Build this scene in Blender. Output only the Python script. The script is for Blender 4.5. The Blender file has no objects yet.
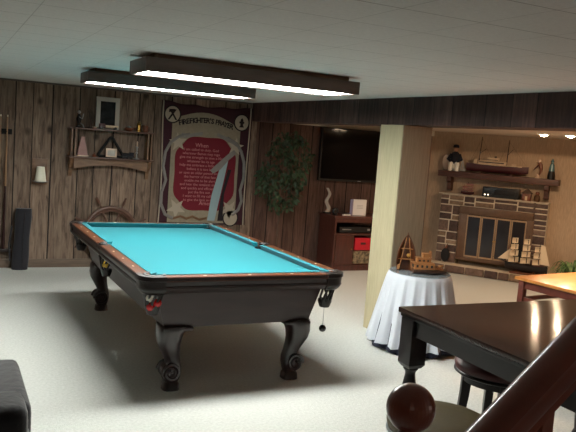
import bpy, bmesh, math, random
from mathutils import Vector, Matrix
random.seed(7)
PI = math.pi
D2R = PI/180
S = bpy.context.scene
C = S.collection

# ------------------------------------------------------------------ helpers
def srgb(r, g, b):
    f = lambda c: (c/12.92 if c <= .04045 else ((c+.055)/1.055)**2.4)
    return (f(r/255), f(g/255), f(b/255), 1)

def V(*a): return Vector(a)

class MB:
    """collects shapes into one mesh"""
    def __init__(s, sm=35):
        s.bm = bmesh.new(); s.sm = sm
    def _x(s, vs, M):
        if M is not None: bmesh.ops.transform(s.bm, matrix=M, verts=vs)
    def box(s, c, d, rz=0, bev=0, M=None, seg=2):
        r = bmesh.ops.create_cube(s.bm, size=1); vs = r['verts']
        bmesh.ops.scale(s.bm, vec=d, verts=vs)
        if bev:
            es = list({e for v in vs for e in v.link_edges})
            rr = bmesh.ops.bevel(s.bm, geom=es, offset=bev, segments=seg, affect='EDGES', profile=.6)
            vs = list({v for f in rr['faces'] for v in f.verts} | {v for v in vs if v.is_valid})
            seen = set(vs); st = list(vs)
            while st:
                v = st.pop()
                for e in v.link_edges:
                    o = e.other_vert(v)
                    if o not in seen: seen.add(o); st.append(o)
            vs = list(seen)
        m = Matrix.Translation(c) @ Matrix.Rotation(rz, 4, 'Z')
        if M is not None: m = M @ m
        bmesh.ops.transform(s.bm, matrix=m, verts=vs); return s
    def prism(s, pts, z0, z1, pts2=None, M=None):
        """polygon pts (x,y) extruded z0..z1; pts2 top outline"""
        p2 = pts2 or pts
        a = [s.bm.verts.new((x, y, z0)) for x, y in pts]
        b = [s.bm.verts.new((x, y, z1)) for x, y in p2]
        n = len(a)
        s.bm.faces.new(a[::-1]); s.bm.faces.new(b)
        for i in range(n): s.bm.faces.new((a[i], a[(i+1) % n], b[(i+1) % n], b[i]))
        s._x(a+b, M); return s
    def lathe(s, prof, c=(0, 0, 0), n=24, M=None, close=True):
        rings = []
        for r, z in prof:
            rings.append([s.bm.verts.new((c[0]+r*math.cos(2*PI*k/n), c[1]+r*math.sin(2*PI*k/n), c[2]+z)) for k in range(n)])
        for i in range(len(rings)-1):
            for k in range(n):
                s.bm.faces.new((rings[i][k], rings[i][(k+1) % n], rings[i+1][(k+1) % n], rings[i+1][k]))
        if close:
            if prof[0][0] > 1e-5: s.bm.faces.new(rings[0][::-1])
            if prof[-1][0] > 1e-5: s.bm.faces.new(rings[-1])
        s._x([v for r in rings for v in r], M); return s
    def ball(s, c, r, n=16, sc=(1, 1, 1), M=None):
        rr = bmesh.ops.create_uvsphere(s.bm, u_segments=n, v_segments=max(6, n*2//3), radius=r)
        m = Matrix.Translation(c) @ Matrix.Diagonal((*sc, 1))
        if M is not None: m = M @ m
        bmesh.ops.transform(s.bm, matrix=m, verts=rr['verts']); return s
    def tube(s, pts, r, n=8, M=None, closed=False):
        """tube along pts; r number or list"""
        pts = [Vector(p) for p in pts]; N = len(pts)
        rs = r if isinstance(r, (list, tuple)) else [r]*N
        rings = []; up = None
        for i, p in enumerate(pts):
            if closed: t = pts[(i+1) % N]-pts[i-1]
            else: t = pts[min(i+1, N-1)]-pts[max(i-1, 0)]
            t.normalize()
            if up is None:
                up = t.orthogonal().normalized()
            up = (up - t*up.dot(t))
            up = up.normalized() if up.length > 1e-6 else t.orthogonal().normalized()
            w = t.cross(up)
            rings.append([s.bm.verts.new(p+(up*math.cos(2*PI*k/n)+w*math.sin(2*PI*k/n))*rs[i]) for k in range(n)])
        R = N if closed else N-1
        for i in range(R):
            A, B = rings[i], rings[(i+1) % N]
            for k in range(n): s.bm.faces.new((A[k], A[(k+1) % n], B[(k+1) % n], B[k]))
        if not closed:
            s.bm.faces.new(rings[0][::-1]); s.bm.faces.new(rings[-1])
        s._x([v for q in rings for v in q], M); return s
    def loft(s, sections, M=None, cap=True):
        """sections: list of rings, equal length lists of (x,y,z)"""
        rings = [[s.bm.verts.new(p) for p in q] for q in sections]; n = len(rings[0])
        for i in range(len(rings)-1):
            for k in range(n): s.bm.faces.new((rings[i][k], rings[i][(k+1) % n], rings[i+1][(k+1) % n], rings[i+1][k]))
        if cap: s.bm.faces.new(rings[0][::-1]); s.bm.faces.new(rings[-1])
        s._x([v for q in rings for v in q], M); return s
    def sheet(s, fn, nu, nv, M=None):
        g = [[s.bm.verts.new(fn(i/nu, j/nv)) for j in range(nv+1)] for i in range(nu+1)]
        for i in range(nu):
            for j in range(nv): s.bm.faces.new((g[i][j], g[i+1][j], g[i+1][j+1], g[i][j+1]))
        s._x([v for q in g for v in q], M); return s
    def poly(s, pts, M=None):
        vs = [s.bm.verts.new(p) for p in pts]; s.bm.faces.new(vs); s._x(vs, M); return s
    def add_mesh(s, me, M):
        n0 = len(s.bm.verts); s.bm.from_mesh(me); s.bm.verts.ensure_lookup_table()
        bmesh.ops.transform(s.bm, matrix=M, verts=s.bm.verts[n0:]); return s
    def build(s, name, mat, parent=None, loc=None, rz=0, solid=0):
        bmesh.ops.recalc_face_normals(s.bm, faces=s.bm.faces)
        me = bpy.data.meshes.new(name)
        s.bm.normal_update()
        if s.sm:
            lim = s.sm*D2R
            for f in s.bm.faces: f.smooth = True
            for e in s.bm.edges:
                if len(e.link_faces) == 2 and e.calc_face_angle(0) > lim: e.smooth = False
        s.bm.to_mesh(me); s.bm.free()
        me.materials.append(mat)
        o = bpy.data.objects.new(name, me); C.objects.link(o)
        if parent: o.parent = parent
        if loc is not None: o.location = loc
        o.rotation_euler = (0, 0, rz)
        if solid:
            m = o.modifiers.new('t', 'SOLIDIFY'); m.thickness = solid; m.offset = 0
        return o

def thing(name, label, cat, loc=(0, 0, 0), rz=0, group=None):
    o = bpy.data.objects.new(name, None); C.objects.link(o)
    o.empty_display_size = .05
    o.location = loc; o.rotation_euler = (0, 0, rz)
    return tag(o, label, cat, group)
def tag(o, label, cat, group=None):
    o['label'] = label; o['category'] = cat
    if group: o['group'] = group
    return o
def struct(o):
    o['kind'] = 'structure'; return o
def part(o, label):
    o['label'] = label; return o
def dup(root, loc, rz=None, label=None, group=None):
    r = root.copy(); C.objects.link(r); r.location = loc
    if rz is not None: r.rotation_euler = (0, 0, rz)
    if label: r['label'] = label
    if group: r['group'] = group
    for ch in list(root.children):
        c = ch.copy(); C.objects.link(c); c.parent = r
        for g in list(ch.children):
            d = g.copy(); C.objects.link(d); d.parent = c
    return r
def text_mesh(txt, size, align='CENTER', ext=0.0, bold=0.0):
    cu = bpy.data.curves.new('lettering', 'FONT'); cu.body = txt; cu.size = size
    cu.align_x = align; cu.extrude = ext; cu.offset = bold; cu.resolution_u = 2
    o = bpy.data.objects.new('lettering', cu); C.objects.link(o)
    bpy.context.view_layer.update()
    me = bpy.data.meshes.new_from_object(o.evaluated_get(bpy.context.evaluated_depsgraph_get()))
    bpy.data.objects.remove(o); bpy.data.curves.remove(cu)
    return me

# ------------------------------------------------------------------ materials
def mat(name, col, rough=.5, metal=0, noise=0, nscale=20, bump=0, bscale=60, stretch=None, coat=0, spec=.5, emis=None, estr=0, col2=None, trans=0, alpha=1, sheen=0):
    m = bpy.data.materials.new(name); m.use_nodes = True
    nt = m.node_tree; b = nt.nodes['Principled BSDF']
    b.inputs['Base Color'].default_value = col
    b.inputs['Roughness'].default_value = rough
    b.inputs['Metallic'].default_value = metal
    b.inputs['Specular IOR Level'].default_value = spec
    b.inputs['Coat Weight'].default_value = coat
    b.inputs['Coat Roughness'].default_value = .1
    b.inputs['Transmission Weight'].default_value = trans
    b.inputs['Sheen Weight'].default_value = sheen
    b.inputs['Alpha'].default_value = alpha
    if emis:
        b.inputs['Emission Color'].default_value = emis; b.inputs['Emission Strength'].default_value = estr
    tc = nt.nodes.new('ShaderNodeTexCoord'); mp = nt.nodes.new('ShaderNodeMapping')
    nt.links.new(tc.outputs['Object'], mp.inputs[0])
    if stretch: mp.inputs['Scale'].default_value = stretch
    if noise or col2:
        n = nt.nodes.new('ShaderNodeTexNoise'); n.inputs['Scale'].default_value = nscale
        n.inputs['Detail'].default_value = 5
        nt.links.new(mp.outputs[0], n.inputs['Vector'])
        r = nt.nodes.new('ShaderNodeValToRGB')
        c2 = col2 or tuple(c*(1-noise) for c in col[:3])+(1,)
        r.color_ramp.elements[0].position = .35; r.color_ramp.elements[1].position = .65
        r.color_ramp.elements[0].color = c2; r.color_ramp.elements[1].color = col
        nt.links.new(n.outputs['Fac'], r.inputs[0]); nt.links.new(r.outputs[0], b.inputs['Base Color'])
    if bump:
        n = nt.nodes.new('ShaderNodeTexNoise'); n.inputs['Scale'].default_value = bscale
        n.inputs['Detail'].default_value = 3
        nt.links.new(mp.outputs[0], n.inputs['Vector'])
        bp = nt.nodes.new('ShaderNodeBump'); bp.inputs['Strength'].default_value = bump
        bp.inputs['Distance'].default_value = .01
        nt.links.new(n.outputs['Fac'], bp.inputs['Height']); nt.links.new(bp.outputs[0], b.inputs['Normal'])
    return m

def N(nt, t, **kw):
    n = nt.nodes.new(t)
    for k, v in kw.items(): setattr(n, k, v)
    return n
def math_node(nt, op, a, b=None, clamp=False):
    n = nt.nodes.new('ShaderNodeMath'); n.operation = op; n.use_clamp = clamp
    for i, q in enumerate((a, b)):
        if q is None: continue
        if isinstance(q, (int, float)): n.inputs[i].default_value = q
        else: nt.links.new(q, n.inputs[i])
    return n.outputs[0]

def plank_mat(name, base, light, dark, width, groove=.012, off=0, axis='X', knots=True, rough=.75, seam=None):
    """vertical boards with dark gaps, grain and knots, in object space"""
    m = bpy.data.materials.new(name); m.use_nodes = True; nt = m.node_tree; L = nt.links.new
    b = nt.nodes['Principled BSDF']; b.inputs['Roughness'].default_value = rough
    b.inputs['Specular IOR Level'].default_value = .25
    tc = N(nt, 'ShaderNodeTexCoord'); sx = N(nt, 'ShaderNodeSeparateXYZ'); L(tc.outputs['Object'], sx.inputs[0])
    x = sx.outputs[axis]
    u = math_node(nt, 'DIVIDE', math_node(nt, 'ADD', x, off+50*width), width)
    # uneven widths: warp the boards a little
    w = math_node(nt, 'ADD', u, math_node(nt, 'MULTIPLY', math_node(nt, 'SINE', math_node(nt, 'MULTIPLY', u, 2.1)), .16))
    fr = math_node(nt, 'FRACT', w); idx = math_node(nt, 'FLOOR', w)
    g = math_node(nt, 'LESS_THAN', fr, groove/width)
    wn = N(nt, 'ShaderNodeTexWhiteNoise', noise_dimensions='1D'); L(idx, wn.inputs['W'])
    cmb = N(nt, 'ShaderNodeCombineXYZ')
    L(math_node(nt, 'MULTIPLY', x, 9), cmb.inputs[0]); L(math_node(nt, 'MULTIPLY', idx, 7.3), cmb.inputs[1]); L(math_node(nt, 'MULTIPLY', sx.outputs['Z'], .9), cmb.inputs[2])
    n1 = N(nt, 'ShaderNodeTexNoise'); n1.inputs['Scale'].default_value = 3.2; n1.inputs['Detail'].default_value = 8; n1.inputs['Roughness'].default_value = .65
    n1.inputs['Distortion'].default_value = .8
    L(cmb.outputs[0], n1.inputs['Vector'])
    r = N(nt, 'ShaderNodeValToRGB'); e = r.color_ramp.elements
    e[0].position = .3; e[0].color = dark; e[1].position = .72; e[1].color = light
    k = e.new(.5); k.color = base
    L(n1.outputs['Fac'], r.inputs[0])
    hv = N(nt, 'ShaderNodeHueSaturation'); L(r.outputs[0], hv.inputs['Color'])
    L(math_node(nt, 'ADD', .72, math_node(nt, 'MULTIPLY', wn.outputs['Value'], .5)), hv.inputs['Value'])
    col = hv.outputs[0]
    if knots:
        cm2 = N(nt, 'ShaderNodeCombineXYZ'); L(math_node(nt, 'MULTIPLY', x, 4.2), cm2.inputs[0]); L(math_node(nt, 'MULTIPLY', sx.outputs['Z'], 2.9), cm2.inputs[2])
        vo = N(nt, 'ShaderNodeTexVoronoi'); vo.inputs['Scale'].default_value = 1.0; vo.inputs['Randomness'].default_value = 1; L(cm2.outputs[0], vo.inputs['Vector'])
        kr = N(nt, 'ShaderNodeValToRGB'); kr.color_ramp.elements[0].position = .06; kr.color_ramp.elements[1].position = .19
        kr.color_ramp.elements[0].color = (1, 1, 1, 1); kr.color_ramp.elements[1].color = (0, 0, 0, 1)
        L(vo.outputs['Distance'], kr.inputs[0])
        mx = N(nt, 'ShaderNodeMixRGB'); L(math_node(nt, 'MULTIPLY', kr.outputs[0], .8), mx.inputs[0]); L(col, mx.inputs[1]); mx.inputs[2].default_value = tuple(c*.3 for c in dark[:3])+(1,)
        col = mx.outputs[0]
    mg = N(nt, 'ShaderNodeMixRGB'); L(g, mg.inputs[0]); L(col, mg.inputs[1]); mg.inputs[2].default_value = (.012, .008, .007, 1)
    L(mg.outputs[0], b.inputs['Base Color'])
    h = math_node(nt, 'SUBTRACT', math_node(nt, 'MULTIPLY', n1.outputs['Fac'], .35), g)
    bp = N(nt, 'ShaderNodeBump'); bp.inputs['Strength'].default_value = .6; bp.inputs['Distance'].default_value = .01
    L(h, bp.inputs['Height']); L(bp.outputs[0], b.inputs['Normal'])
    return m

def ceiling_mat():
    m = bpy.data.materials.new('ceiling tiles'); m.use_nodes = True; nt = m.node_tree; L = nt.links.new
    b = nt.nodes['Principled BSDF']; b.inputs['Roughness'].default_value = .9; b.inputs['Specular IOR Level'].default_value = .1
    tc = N(nt, 'ShaderNodeTexCoord'); sx = N(nt, 'ShaderNodeSeparateXYZ'); L(tc.outputs['Object'], sx.inputs[0])
    def seam(o, off, w, hw):
        f = math_node(nt, 'FRACT', math_node(nt, 'DIVIDE', math_node(nt, 'ADD', o, off), w))
        d = math_node(nt, 'ABSOLUTE', math_node(nt, 'SUBTRACT', f, .5))
        return math_node(nt, 'GREATER_THAN', d, .5-hw/w)
    g1 = seam(sx.outputs['X'], 33-.0, .33, .0022); g2 = seam(sx.outputs['Y'], 33.5-1.63, .335, .0026)
    n = N(nt, 'ShaderNodeTexNoise'); n.inputs['Scale'].default_value = 1.3; n.inputs['Detail'].default_value = 2; L(tc.outputs['Object'], n.inputs['Vector'])
    br = math_node(nt, 'MULTIPLY', math_node(nt, 'MULTIPLY', math_node(nt, 'MAXIMUM', math_node(nt,'MULTIPLY',g1,.5), g2), n.outputs['Fac']), 1.1, True)
    n2 = N(nt, 'ShaderNodeTexNoise'); n2.inputs['Scale'].default_value = 90; n2.inputs['Detail'].default_value = 4; L(tc.outputs['Object'], n2.inputs['Vector'])
    r = N(nt, 'ShaderNodeValToRGB'); r.color_ramp.elements[0].color = srgb(196, 194, 191); r.color_ramp.elements[1].color = srgb(220, 218, 214)
    L(n2.outputs['Fac'], r.inputs[0])
    mx = N(nt, 'ShaderNodeMixRGB'); L(br, mx.inputs[0]); L(r.outputs[0], mx.inputs[1]); mx.inputs[2].default_value = srgb(70, 55, 50)
    L(mx.outputs[0], b.inputs['Base Color'])
    bp = N(nt, 'ShaderNodeBump'); bp.inputs['Strength'].default_value = .25; bp.inputs['Distance'].default_value = .004
    L(n2.outputs['Fac'], bp.inputs['Height']); L(bp.outputs[0], b.inputs['Normal'])
    return m

def stone_mat():
    m = bpy.data.materials.new('ashlar stone'); m.use_nodes = True; nt = m.node_tree; L = nt.links.new
    b = nt.nodes['Principled BSDF']; b.inputs['Roughness'].default_value = .8
    tc = N(nt, 'ShaderNodeTexCoord'); ge = N(nt, 'ShaderNodeNewGeometry')
    r = N(nt, 'ShaderNodeValToRGB'); r.color_ramp.interpolation = 'CONSTANT'
    e = r.color_ramp.elements; e[0].color = srgb(88, 70, 63); e[1].position = .22; e[1].color = srgb(112, 92, 82)
    for p_, c_ in ((.42, (74, 58, 55)), (.6, (126, 104, 86)), (.74, (98, 78, 70)), (.9, (146, 124, 104))): k = e.new(p_); k.color = srgb(*c_)
    L(ge.outputs['Random Per Island'], r.inputs[0])
    n = N(nt, 'ShaderNodeTexNoise'); n.inputs['Scale'].default_value = 26; n.inputs['Detail'].default_value = 6; L(tc.outputs['Object'], n.inputs['Vector'])
    mx = N(nt, 'ShaderNodeMixRGB', blend_type='OVERLAY'); mx.inputs[0].default_value = .85; L(r.outputs[0], mx.inputs[1]); L(n.outputs['Fac'], mx.inputs[2])
    L(mx.outputs[0], b.inputs['Base Color'])
    bp = N(nt, 'ShaderNodeBump'); bp.inputs['Strength'].default_value = .7; bp.inputs['Distance'].default_value = .012
    L(n.outputs['Fac'], bp.inputs['Height']); L(bp.outputs[0], b.inputs['Normal'])
    return m

M = {}
M['carpet'] = mat('cut pile carpet', srgb(194, 195, 190), .95, noise=.16, nscale=55, bump=.5, bscale=160, spec=.1, sheen=.2)
M['ceiling'] = ceiling_mat()
M['barn'] = plank_mat('weathered barn boards', srgb(120, 101, 87), srgb(150, 130, 113), srgb(60, 48, 41), .235, .013, off=.02)
M['barn_red'] = plank_mat('reddish panelling', srgb(94, 70, 61), srgb(114, 88, 77), srgb(64, 46, 40), .2, .012, off=.05, knots=False)
M['beamwood'] = plank_mat('dark soffit boards', srgb(76, 56, 52), srgb(98, 76, 70), srgb(48, 35, 33), .3, .01, axis='Y', knots=False)
M['grass'] = mat('tan grasscloth', srgb(188, 163, 138), .9, noise=.22, nscale=14, bump=.3, bscale=40, stretch=(9, 9, .8), spec=.15)
M['colcream'] = mat('cream fluted wallpaper', srgb(182, 171, 140), .8, noise=.14, nscale=10, stretch=(12, 12, .6), bump=.2, bscale=30, spec=.2)
M['plaster'] = mat('cream plaster', srgb(205, 196, 180), .9, noise=.05)
M['cream_ceil'] = mat('low painted ceiling', srgb(200, 180, 160), .85, noise=.05)
M['baseb'] = mat('baseboard wood', srgb(108, 90, 76), .6, noise=.3, nscale=8, stretch=(.6, 4, 6))
M['stone'] = stone_mat()
M['matteblack'] = mat('matte black', srgb(12, 11, 12), .85)
M['mortar'] = mat('pale mortar', srgb(214, 200, 180), .9, noise=.15)
M['doorframe'] = mat('dull bronze door frame', srgb(176, 146, 116), .5, metal=.1, noise=.15)
M['felt'] = mat('teal billiard cloth', srgb(8, 102, 112), .85, noise=.06, nscale=150, spec=.12, sheen=.12)
M['rail'] = mat('cherry rail wood', srgb(96, 54, 32), .32, noise=.35, nscale=9, stretch=(2, .5, 3), coat=.4)
M['darkwood'] = mat('dark mahogany', srgb(36, 20, 21), .35, noise=.35, nscale=9, stretch=(2, 2, .6), coat=.35)
M['body'] = mat('table body wood', srgb(54, 36, 35), .45, noise=.3, nscale=7, stretch=(.5, .5, 3), coat=.15)
M['leather'] = mat('black leather', srgb(26, 20, 20), .4, bump=.2, bscale=90)
M['ivory'] = mat('ivory inlay', srgb(230, 220, 195), .3)
M['black'] = mat('black plastic', srgb(16, 15, 17), .35)
M['screen'] = mat('glossy screen', srgb(7, 6, 9), .07, spec=.6)
M['blackcloth'] = mat('black nylon', srgb(22, 21, 30), .8, bump=.25, bscale=50, sheen=.2)
M['upholstery'] = mat('charcoal upholstery', srgb(15, 15, 22), .9, bump=.4, bscale=25, sheen=.4)
M['fixture'] = mat('dark walnut fixture frame', srgb(86, 72, 66), .5, noise=.3, nscale=8, stretch=(.6, 4, 4))
M['bracketgold'] = mat('golden oak', srgb(118, 86, 60), .5, noise=.3, nscale=9, stretch=(1, 1, 4))
M['shelfwood'] = mat('reddish shelf wood', srgb(92, 62, 48), .45, noise=.3, nscale=9, stretch=(.6, 3, 5))
M['mantel'] = mat('dark mantel timber', srgb(84, 48, 36), .5, noise=.4, nscale=9, stretch=(.6, 3, 5), bump=.3, bscale=20)
M['white'] = mat('white paint', srgb(232, 228, 218), .6)
M['cream'] = mat('cream fabric shade', srgb(226, 222, 205), .8)
M['linen'] = mat('white tablecloth', srgb(182, 186, 194), .85, bump=.1, bscale=60, sheen=.2)
M['navy'] = mat('navy underskirt', srgb(24, 26, 46), .9)
M['glass_top'] = mat('grey glass top', srgb(120, 128, 132), .08, spec=.6)
M['pub'] = mat('espresso veneer', srgb(58, 42, 38), .17, noise=.3, nscale=3, stretch=(1.2, 40, 2), coat=0, spec=.5)
M['publeg'] = mat('espresso leg paint', srgb(26, 18, 20), .35, noise=.2)
M['burgundy'] = mat('oxblood vinyl', srgb(76, 34, 34), .45, noise=.2, bump=.1)
M['olive'] = mat('olive vinyl', srgb(86, 72, 42), .5, noise=.15, nscale=12, bump=.12, bscale=40)
M['orange'] = mat('honey oak', srgb(214, 140, 70), .3, noise=.25, nscale=7, stretch=(.5, 3, 2), coat=.3)
M['orangeleg'] = mat('red brown table frame', srgb(104, 48, 34), .4, noise=.25)
M['handrail'] = mat('polished rosewood', srgb(118, 54, 40), .28, noise=.3, nscale=6, stretch=(1, 2, 2), coat=.4)
M['brass'] = mat('antique brass', srgb(190, 150, 80), .35, metal=1)
M['silver'] = mat('silvery metal', srgb(170, 172, 175), .35, metal=.8)
M['iron'] = mat('wrought iron', srgb(24, 22, 24), .55, metal=.3)
M['fireframe'] = mat('aged bronze surround', srgb(112, 86, 68), .42, metal=.45, noise=.2)
M['fireglass'] = mat('smoked fire glass', srgb(34, 32, 40), .15, spec=.6)
M['leaf'] = mat('ficus leaf', srgb(52, 74, 44), .6, col2=srgb(28, 44, 26), nscale=9)
M['leaf2'] = mat('spider plant leaf', srgb(120, 150, 92), .55, col2=srgb(60, 92, 48), nscale=12)
M['bark'] = mat('bark', srgb(84, 62, 48), .8, noise=.3)
M['terracotta'] = mat('woven basket', srgb(96, 68, 46), .8, noise=.4, nscale=40, bump=.5, bscale=60)
M['red'] = mat('red plastic', srgb(190, 24, 44), .4)
M['ballred'] = mat('red ball', srgb(190, 18, 24), .12, coat=.6)
M['ballwhite'] = mat('white ball', srgb(236, 232, 220), .12, coat=.6)
M['ballyellow'] = mat('yellow ball', srgb(222, 178, 60), .12, coat=.6)
M['ballblack'] = mat('black ball', srgb(10, 10, 12), .12, coat=.6)
M['cue'] = mat('maple cue shaft', srgb(150, 116, 84), .35)
M['cuebutt'] = mat('cue butt', srgb(46, 20, 20), .3)
M['maroon'] = mat('maroon weave', srgb(54, 22, 32), .95, bump=.2, bscale=200)
M['crimson'] = mat('crimson weave', srgb(104, 20, 34), .95, bump=.2, bscale=200)
M['sand'] = mat('sand weave', srgb(140, 130, 112), .95, noise=.12, nscale=30, bump=.2, bscale=200)
M['sandlight'] = mat('pale weave', srgb(164, 152, 136), .95)
M['greyweave'] = mat('grey weave', srgb(128, 124, 120), .95, noise=.15)
M['tealgrey'] = mat('steel blue weave', srgb(140, 160, 164), .95)
M['inkweave'] = mat('black weave', srgb(30, 22, 26), .95)
M['pinkthread'] = mat('rose thread', srgb(180, 120, 122), .95)
M['photo'] = mat('dim photograph', srgb(38, 42, 42), .9, col2=srgb(12, 12, 15), nscale=12)
M['matboard'] = mat('grey mat frame', srgb(176, 170, 162), .6)
M['pinkstone'] = mat('pink alabaster', srgb(150, 106, 98), .5, noise=.15)
M['copper'] = mat('copper brown', srgb(120, 70, 48), .4, noise=.3)
M['hull'] = mat('maroon ship hull', srgb(66, 26, 30), .4)
M['hullblack'] = mat('black ship hull', srgb(26, 20, 24), .4)
M['deck'] = mat('pale ship deck', srgb(206, 180, 150), .6, noise=.2)
M['sail'] = mat('cream sailcloth', srgb(224, 204, 176), .85)
M['rig'] = mat('rigging', srgb(50, 30, 24), .7)
M['boatwood'] = mat('golden boat wood', srgb(170, 116, 68), .45, noise=.4, nscale=12, stretch=(1, 1, 5))
M['boatdark'] = mat('dark varnished boat wood', srgb(92, 50, 28), .3, noise=.4, nscale=14, stretch=(5, 5, 1), coat=.5)
M['navycoat'] = mat('navy coat cloth', srgb(22, 22, 34), .9)
M['skin'] = mat('painted face', srgb(190, 140, 112), .6)
M['clearglass'] = mat('pale cut glass', srgb(200, 200, 198), .08, alpha=.5, spec=.8)
M['bluegreen'] = mat('blue green glaze', srgb(84, 118, 124), .25)
M['bisque'] = mat('bisque porcelain', srgb(216, 190, 168), .4)
M['diffuser'] = mat('lit diffuser', srgb(240, 240, 240), .5, emis=(.98, 1, .94, 1), estr=37)
M['bulb'] = mat('lit bulb', srgb(255, 220, 180), .5, emis=(1, .76, .5, 1), estr=45)
M['led'] = mat('amber indicator', srgb(255, 230, 190), .5, emis=(1, .85, .6, 1), estr=1.5)
M['cabinet'] = mat('cherry cabinet wood', srgb(84, 44, 36), .35, noise=.35, nscale=8, stretch=(3, 3, .6), coat=.3)
M['paper'] = mat('white paper', srgb(226, 220, 216), .8)
M['paperedge'] = mat('lavender binding', srgb(150, 140, 168), .8)
M['deco'] = mat('patterned box', srgb(150, 132, 104), .7, col2=srgb(66, 58, 46), nscale=26)
M['wave'] = mat('pale ceramic', srgb(180, 172, 162), .5)
M['edge'] = mat('worn rail edge', srgb(150, 110, 96), .25, coat=.5)

nt_ = M['pub'].node_tree; tg_ = nt_.nodes.new('ShaderNodeCombineXYZ'); tg_.inputs[0].default_value = .70; tg_.inputs[1].default_value = .71
b_ = nt_.nodes['Principled BSDF']; nt_.links.new(tg_.outputs[0], b_.inputs['Tangent'])
b_.inputs['Anisotropic'].default_value = .9; b_.inputs['Anisotropic Rotation'].default_value = 0

# ------------------------------------------------------------------ room shell
XS = 3.62; CZ = 2.15; LZ = 2.0; BY = 8.63
o = MB().box((4.0, 3.3, -.05), (12, 11.2, .1)).build('floor', M['carpet']); struct(o)
o = MB().box((1.0, 3.3, CZ+.05), (5.3, 11.2, .1)).build('ceiling', M['ceiling']); struct(o)
o = MB().box((6.6, 3.3, LZ+.08), (5.9, 11.2, .16)).build('ceiling', M['cream_ceil']); struct(o)
o = MB().box((1.0, BY+.05, 1.1), (5.4, .1, 2.3)).build('wall_back', M['barn']); struct(o)
o = MB().box((5.4, BY+.05, 1.1), (3.4, .1, 2.3)).build('wall_back', M['barn_red']); struct(o)
o = MB().box((-1.65, 3.3, 1.1), (.1, 11.2, 2.3)).build('wall_left', M['barn']); struct(o)
o = MB().box((4.0, -2.05, 1.1), (11.6, .1, 2.3)).build('wall_front', M['plaster']); struct(o)
o = MB().box((9.5, 3.3, 1.1), (.1, 11.2, 2.3)).build('wall_right', M['grass']); struct(o)
# the beam that divides the two ceilings
o = MB().box((XS+.165, 3.3, (1.912+2.19)/2), (.33, 10.9, 2.19-1.912)).build('trim_1', M['beamwood']); struct(o)
# square post: light face, thin front panel with that side's shade in its colour
o = MB().box((XS+.157, 5.385, .955), (.315, .35, 1.91), bev=.004).build('trim_2', M['colcream']); struct(o)
M['colshade'] = mat('shaded fluted wallpaper', srgb(140, 126, 106), .85, noise=.18, nscale=10, stretch=(14, 14, .6), bump=.2, bscale=30, spec=.15)
o = MB().box((XS+.159, 5.204, .955), (.307, .012, 1.91)).build('trim_5', M['colshade']); struct(o)
o = MB().box((1.0, BY-.01, .05), (5.2, .02, .1), bev=.003).build('baseboard_back', M['baseb']); struct(o)
o = MB().box((5.3, BY-.012, 1.965), (3.0, .024, .08), bev=.004).build('trim_3', M['plaster']); struct(o)
o = MB().box((1.0, BY-.006, CZ-.012), (5.2, .012, .02)).build('trim_4', M['fixture']); struct(o)

# fireplace wall frame: local x runs along the wall to the right, y out of the room
FA = -52*D2R
FD = Vector((math.cos(FA), math.sin(FA), 0)); FN = Vector((-math.sin(FA), math.cos(FA), 0))
FP0 = Vector((6.697, 8.430, 0))+FD*.4-FN*.35
def F(s, dep, z=0): return FP0+FD*s+FN*(.35-dep)+Vector((0, 0, z))
p = F(1.9, -.05)
o = MB().box((p.x, p.y, 1.1), (5.2, .1, 2.3), rz=FA).build('wall_diagonal', M['grass']); struct(o)

# ------------------------------------------------------------------ ceiling lights
def fluorescent(x0, x1, y0, y1, label):
    cx, cy = (x0+x1)/2, (y0+y1)/2; w, d = x1-x0, y1-y0
    t = thing('ceiling_light', label, 'ceiling light', (cx, cy, CZ), 0, 'twin long ceiling lights over the pool table')
    zb = 2.037-CZ; zt = 2.120-CZ
    f = MB()
    f.box((0, -d/2+.011, (zb+zt)/2), (w, .022, zt-zb), bev=.003); f.box((0, d/2-.011, (zb+zt)/2), (w, .022, zt-zb), bev=.003)
    f.box((-w/2+.011, 0, (zb+zt)/2), (.022, d-.045, zt-zb), bev=.003); f.box((w/2-.011, 0, (zb+zt)/2), (.022, d-.045, zt-zb), bev=.003)
    f.box((0, 0, zt-.006), (w-.044, d-.044, .01))
    f.build('frame', M['fixture'], t)
    MB().box((0, 0, (zt)/2), (w-.12, d-.1, -zt)).build('housing', M['bracketgold'], t)
    MB().box((0, 0, zb+.012), (w-.048, d-.048, .012)).build('diffuser', M['diffuser'], t)
    return t
fluorescent(1.045, 2.49, 4.12, 4.53, 'long wood-framed fluorescent ceiling light nearer to the camera')
fluorescent(1.0, 2.42, 5.72, 6.06, 'long wood-framed fluorescent ceiling light farther back, nearer the wall shelf')

def downlight(x, y, label, power):
    t = thing('recessed_light', label, 'ceiling light', (x, y, LZ), 0, 'recessed lights by the fireplace')
    MB().lathe([(.055, 0), (.075, 0), (.075, -.008), (.055, -.012), (.05, -.002)], close=False).build('trim_ring', M['white'], t)
    MB().lathe([(.001, -.03), (.03, -.026), (.042, -.012), (.045, -.001)]).build('bulb', M['bulb'], t)
    l = bpy.data.lights.new('warm_spot', 'SPOT'); l.energy = power; l.color = (1, .71, .45); l.shadow_soft_size = .03; l.spot_size = 173*D2R; l.spot_blend = .05
    q = bpy.data.objects.new('warm_spot', l); C.objects.link(q); q.location = (x, y, LZ-.085)
    return t
downlight(6.29, 6.20, 'small recessed warm light in the low ceiling, left of the pair by the fireplace', 12)
downlight(6.35, 5.86, 'small recessed warm light in the low ceiling, right of the pair by the fireplace', 12)

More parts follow.
